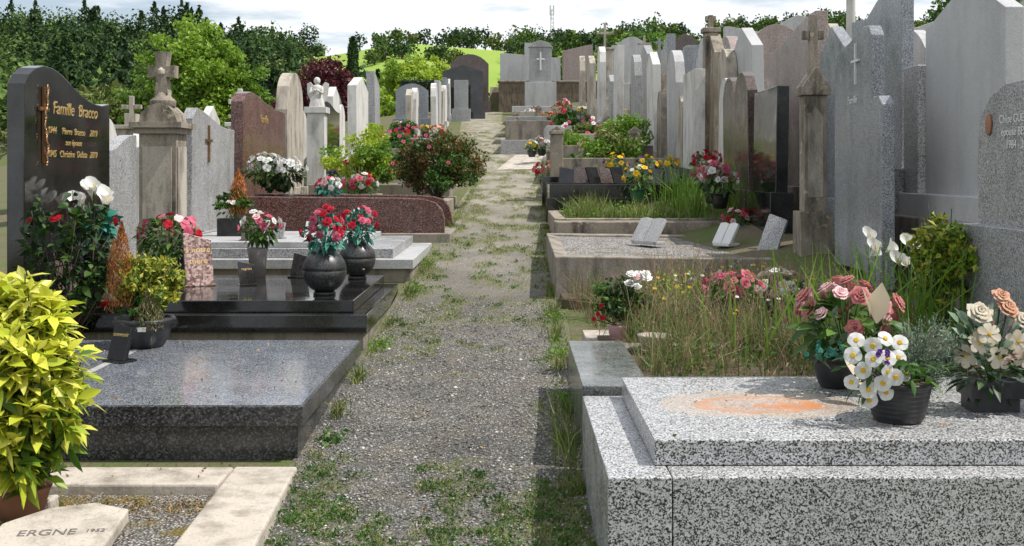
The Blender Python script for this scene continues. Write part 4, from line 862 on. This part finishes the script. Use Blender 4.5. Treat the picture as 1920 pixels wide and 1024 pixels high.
field(4600, .75, 2.8, 6.1, 8.2, .43, .27, .005, L_weed, .7); field(3200, .6, 2.8, 7.9, 10.4, .40, .32, .006, L_weed, .7); field(2200, .75, 2.8, 6.1, 10.3, .40, .28, .009, L_grass, .7); field(900, .5, 2.0, 9.5, 10.4, .38, .4, .006, L_weed, .6)
leaves(b, np.array([(R.uniform(.75, 2.8), R.uniform(6.1, 10.2), .42+abs(R.gauss(0, .10))) for _ in range(4200)]), .035, L_green, .45)
leaves(b, np.array([(R.uniform(.75, 2.8), R.uniform(6.1, 10.2), .42+abs(R.gauss(0, .11))) for _ in range(2600)]), .03, L_weed, .45)
sh = []
for _ in range(380):
    x, y = R.uniform(.8, 2.4), R.uniform(6.2, 9.2); h = R.uniform(.28, .55); lx, ly = R.gauss(0, .1), R.gauss(0, .05)
    b.frus((x, y, .42), (x+lx, y+ly, .42+h), .0014, .001, L_weed, 3)
    for k in range(12): sh.append((x+lx*(1+.03*k)+R.gauss(0, .006), y+ly+R.gauss(0, .006), .42+h-.09+.012*k))
leaves(b, sh, .014, petal('seedhead', (.26, .12, .10), (.46, .28, .22)), .35, np.array([0, 0, 1.]), .6)
for _ in range(60): rose(b, (R.uniform(1.0, 2.4), R.uniform(8.0, 9.8), R.uniform(.55, .8)), .016, (0, -.5, 1), R.choice([P_yel, P_yel, P_purple, P_white]), False)
cy = np.array([(1.35+R.gauss(0, .12), 9.2+R.gauss(0, .1), .62+R.gauss(0, .07)) for _ in range(300)]); leaves(b, cy, .03, L_lime, .6)
b.done('tall_weeds')
b = B(); field(5200, .7, 2.75, 13.7, 16.2, .92, .28, .010, L_grass, .5); field(1500, .9, 2.8, 19.7, 22.2, 1.45, .35, .012, L_grass, .5)
field(600, 2.0, 2.9, 13.2, 16.5, 1.0, .65, .016, L_bright, .4)
leaves(b, np.array([(R.uniform(.7, 2.75), R.uniform(13.7, 16.2), .93+abs(R.gauss(0, .10))) for _ in range(2500)]), .05, L_bright, .4)
b.done('tall_grass')
def shrub(name, c, r, m, size, nc, nl, m2=None, fl=None, nf=0):
    b = B(); clumps(b, c, r, nc, nl, size, m, .33, .5, .4, m2)
    for k in range(14): b.frus((c[0], c[1], c[2]-r[2]), ell(1, c, np.array(r)*.8)[0], .012, .004, M_bark, 4)
    for k in range(nf): p = ell(1, c, r, .95)[0]; rose(b, p, .055, (0, -.8, .5), R.choice(fl), False)
    b.done(name)
shrub('hellebore_shrub', (1.9, 20.6, 1.9), (.8, .6, .55), L_bright, .10, 46, 60, L_grass); shrub('hellebore_shrub', (2.3, 23, 2.3), (.7, .6, .6), L_bright, .10, 40, 55)
shrub('hellebore_shrub', (1.3, 24.3, 2.1), (.5, .6, .4), L_tree2, .10, 30, 45)
shrub('potted_shrub', (1.2, 21.6, 1.7), (.35, .35, .3), L_green, .09, 20, 35); shrub('flowering_shrub', (1.7, 26.8, 2.5), (.55, .5, .4), L_grass, .12, 30, 35, None, [P_pink, P_white], 12)
shrub('flowering_shrub', (1.6, 30.2, 2.95), (.6, .5, .35), L_green, .12, 26, 35, None, [P_red, P_pink], 16); shrub('rose_bush', (2.2, 24.6, 2.3), (.5, .4, .4), L_green, .1, 22, 35, None, [P_pink], 10)
shrub('flowering_shrub', (-2.9, 27.9, 2.25), (.5, .5, .35), L_green, .12, 26, 35, None, [P_pink, P_red], 14); shrub('golden_shrub', (-3.1, 25, 2.3), (.4, .4, .45), L_lime, .1, 22, 35)
shrub('flowering_shrub', (-3.0, 31.5, 2.75), (.5, .5, .4), L_green, .12, 26, 30, None, [P_pink], 10)
for i in range(30):
    sd = R.random() < .7; y = R.uniform(19.8, 44); x = R.uniform(.4, 2.3) if sd else R.uniform(-3.3, -1.9)
    if not sd and y > 33: continue
    potf('potted_flowers', x, y, H(x, y)+.2, .12, .16, .06, 12, R.choice([[P_pink, P_light], [P_red, P_dusty], [P_white, P_light], [P_yel, P_white], [P_peach, P_red], [P_purple, P_pink], [P_peach]]), R.uniform(.14, .24), R.choice([M_blackmat, M_terra, M_greyp]))

# ============================================================ TREES
def tree(name, x, y, z, h, r, trunk, m, leaf, nc, nl, m2=None, cr=.24):
    b = B(); tz_ = z+trunk; cz = z+(h+trunk)/2; rz = (h-trunk)/2
    b.frus((x, y, z-.5), (x, y, tz_), r*.07, r*.05, M_bark, 10); b.frus((x, y, tz_), (x+.1, y, cz+rz*.4), r*.05, r*.015, M_bark, 8)
    cc = clumps(b, (x, y, cz), (r, r, rz), nc, nl, leaf, m, cr, .6, .5, m2)
    for p in cc[::3]: b.frus((x, y, tz_+R.random()*(cz-tz_)), p, r*.02, r*.005, M_bark, 5)
    b.done(name)
tree('maple_tree', -19.3, 68, 1.0, 10.2, 3.6, 1.2, L_tree, .28, 170, 110, L_tree2, .2)
tree('maple_tree', -16.6, 69, 1.0, 7.6, 2.6, 1.2, L_tree, .28, 80, 100, L_tree2, .22)
tree('maple_tree', -14.2, 72, .5, 4.9, 2.4, .8, L_tree, .28, 70, 80, L_tree2)
tree('maple_tree', -22.3, 69, .5, 7.4, 2.4, .8, L_tree, .28, 80, 90, L_tree2)
tree('deciduous_tree', -27.5, 78, 0, 7.5, 4, 1.2, L_forest3, .32, 110, 80, L_tree2)
tree('deciduous_tree', -24.5, 66, -.5, 5.0, 3, 1.0, L_green, .32, 80, 80, L_tree2)
tree('deciduous_tree', -33, 80, -1, 9.0, 4.5, 1.2, L_forest2, .34, 120, 80, L_forest3)
tree('purple_plum_tree', -10.3, 62, 2.3, 5.8, 1.9, .8, L_red, .2, 100, 80)
tree('purple_plum_tree', -12.5, 63, 2.0, 4.6, 1.3, .8, L_red, .2, 50, 70)
tree('golden_tree', -5.6, 60, 3.5, 4.6, 1.75, .4, L_lime, .18, 90, 90, L_tree)
tree('golden_tree', -6.6, 55, 3.2, 2.6, 1.3, .3, L_tree, .16, 50, 80, L_lime)
tree('golden_tree', -4.2, 61, 3.8, 4.2, 1.2, .4, L_lime, .18, 60, 80)
b = B(); v = rng.random((9000, 3)); f_ = rng.integers(0, 5, 9000)
for k, (ax, val) in enumerate(((0, 0), (0, 1), (1, 0), (1, 1), (2, 1))): v[f_ == k, ax] = val
v = v*np.array((1.5, 1.2, 1.25))+np.array((-5.15, 52, 4.5))+rng.normal(size=(9000, 3))*.04; leaves(b, v, .09, L_dark, .6); b.box(-5.1, -3.7, 52.05, 53.15, 3.5, 5.68, M_bark); b.done('clipped_hedge')
def conifer_pts(x, y, z, h, r, n):
    t_ = rng.random(n)**.8; a = rng.uniform(0, 6.28, n); lay = .7+.3*np.cos(t_*h*2.2+x)+.2*np.cos(a*3+t_*9+x)
    rr = r*np.clip((1-t_)*1.5, 0, 1)**.8*rng.random(n)**.35*lay; return np.stack([x+np.cos(a)*rr, y+np.sin(a)*rr, z+h*.12+t_*h*.88-rr*.2], 1)
b = B()
for (x, y, z, h, r) in ((-9.1, 64, 2, 7.2, 1.3), (-7.9, 66, 2, 5.5, 1.1)): b.frus((x, y, z-1), (x, y, z+h*.9), .15, .03, M_bark, 6); leaves(b, conifer_pts(x, y, z, h, r, 6000), .28, L_dark, .35); leaves(b, conifer_pts(x, y, z, h, r*1.05, 2500), .25, L_green, .35)
b.done('cypress_tree')
b = B()
def f_conifer(x, y, h, r, n=300):
    z = H(x, y); b.frus((x, y, z-1), (x, y, z+h*.85), .25, .05, M_bark, 4); leaves(b, conifer_pts(x, y, z, h, r, n), 1.15, L_forest if R.random() < .8 else L_dark, .55)
def f_broad(x, y, h, r, n=380, m=None):
    z = H(x, y); b.frus((x, y, z-1), (x, y, z+h*.5), .3, .15, M_bark, 4); m = m or R.choice([L_forest2, L_forest2, L_forest, L_forest, L_forest3])
    k_ = 14; cc = ell(k_, (x, y, z+h*.55), (r*.78, r*.78, h*.38), .45); k = n//k_
    p = cc[:, None]+unit(rng.normal(size=(k_, k, 3)))*(rng.random((k_, k, 1))**.4)*r*.42*rng.uniform(.7, 1.3, (k_, 1, 1)); leaves(b, p.reshape(-1, 3), .9, m, .65)
for _ in range(720):
    y = R.uniform(95, 345); bb = R.uniform(-.58, -.105); x = bb*y
    if bb > -.20 and y > 200 and not (y > 330): continue
    if bb > -.165 and y > 165: continue
    h = R.uniform(7, 15)*(.8 if y < 130 else 1)
    if bb < -.2 and R.random() < .22: f_conifer(x, y, h*1.1, h*.27)
    else: f_broad(x, y, h*.9, h*R.uniform(.36, .55), m=R.choice([L_forest, L_forest, L_forest2]) if y > 190 else None)
for _ in range(190):
    bb = R.uniform(-.2, .55); y = R.uniform(325, 350); h = R.uniform(3.5, 7.5)
    if bb < -.0 and R.random() < .25: continue
    f_broad(bb*y, y, h, h*.65, 230)
for _ in range(150):
    bb = R.uniform(-.002, .5); y = R.uniform(235, 325); h = R.uniform(5, 8); f_broad(bb*y, y, h, h*.5, 220)
for _ in range(14):
    y = R.uniform(270, 285); f_broad(R.uniform(-.125, -.04)*y, y, R.uniform(2.5, 4.5), 3, 160)
for _ in range(60):
    y = R.uniform(120, 200); bb = R.uniform(-.13, .02); f_broad(bb*y, y, R.uniform(4, 6), 3.2, 220)
b.done('forest')
tree('deciduous_tree', 9.2, 78, 4, 8.6, 2.6, 1.5, L_green, .3, 60, 60, L_bright)
tree('deciduous_tree', 12.5, 86, 4, 8.2, 2.4, 1.5, L_bright, .3, 50, 60)
tree('deciduous_tree', 27, 64, 4, 11.0, 3.4, 1.5, L_green, .3, 80, 60, L_bright)
b = B(); x, y = 11.8, 332; z = H(x, y)
for i in range(3):
    a = i*2.094; b.frus((x+.9*math.cos(a), y+.9*math.sin(a), z), (x+.4*math.cos(a), y+.4*math.sin(a), z+14), .14, .1, M_metal, 5)
for k in range(11):
    zz = z+1.2*k; r_ = .9-.5*k/12
    for i in range(3): a = i*2.094; c_ = a+2.094; b.frus((x+r_*math.cos(a), y+r_*math.sin(a), zz), (x+r_*math.cos(c_), y+r_*math.sin(c_), zz+1.2), .07, .07, M_metal, 4)
b.box(x-.7, x-.4, y-.9, y-.6, z+11, z+14, M_plqw); b.box(x+.4, x+.7, y-.9, y-.6, z+11, z+14, M_plqw); b.done('radio_mast')

# ============================================================ LIGHT, SKY, CAMERA
el, az = math.radians(58), math.radians(99)
Sd = Vector((math.sin(az)*math.cos(el), math.cos(az)*math.cos(el), math.sin(el)))
L = bpy.data.lights.new('sun', 'SUN'); L.energy = 4.9; L.angle = math.radians(.5); L.color = (1, .96, .9)
so = bpy.data.objects.new('sun', L); so.rotation_euler = Sd.to_track_quat('Z', 'Y').to_euler(); so.location = (20, -10, 40); S.collection.objects.link(so)
W = bpy.data.worlds.new('World'); S.world = W; W.use_nodes = True; wn = W.node_tree.nodes; wl = W.node_tree.links
bg = wn['Background']; sky = wn.new('ShaderNodeTexSky'); sky.sky_type = 'NISHITA'; sky.sun_disc = False; sky.sun_elevation = el; sky.sun_rotation = az; sky.air_density = 1.0; sky.dust_density = 1.0
tc = wn.new('ShaderNodeTexCoord'); mp = wn.new('ShaderNodeMapping'); mp.inputs['Scale'].default_value = (1, 1, 5.5); wl.new(tc.outputs['Generated'], mp.inputs[0])
nz = wn.new('ShaderNodeTexNoise'); nz.inputs['Scale'].default_value = 4.6; nz.inputs['Detail'].default_value = 8; nz.inputs['Roughness'].default_value = .58; wl.new(mp.outputs[0], nz.inputs['Vector'])
cr = wn.new('ShaderNodeValToRGB'); cr.color_ramp.elements[0].position = .42; cr.color_ramp.elements[0].color = (.25, .25, .25, 1); cr.color_ramp.elements[1].position = .54; cr.color_ramp.elements[1].color = (1, 1, 1, 1); wl.new(nz.outputs['Fac'], cr.inputs[0])
mx = wn.new('ShaderNodeMixRGB'); mx.inputs[2].default_value = (8.8, 9.1, 9.5, 1); wl.new(cr.outputs[0], mx.inputs[0]); wl.new(sky.outputs[0], mx.inputs[1]); wl.new(mx.outputs[0], bg.inputs[0]); bg.inputs[1].default_value = .12
cam = bpy.data.cameras.new('camera'); co = bpy.data.objects.new('camera', cam); S.collection.objects.link(co)
co.location = (0, 0, 1.6); co.rotation_euler = (math.radians(90), 0, 0); cam.lens = 39.375; cam.sensor_width = 36; cam.shift_y = -.1; cam.clip_end = 3000; cam.clip_start = .1
S.camera = co
S.view_settings.view_transform = 'Standard'; S.view_settings.look = 'None'; S.view_settings.exposure = 0
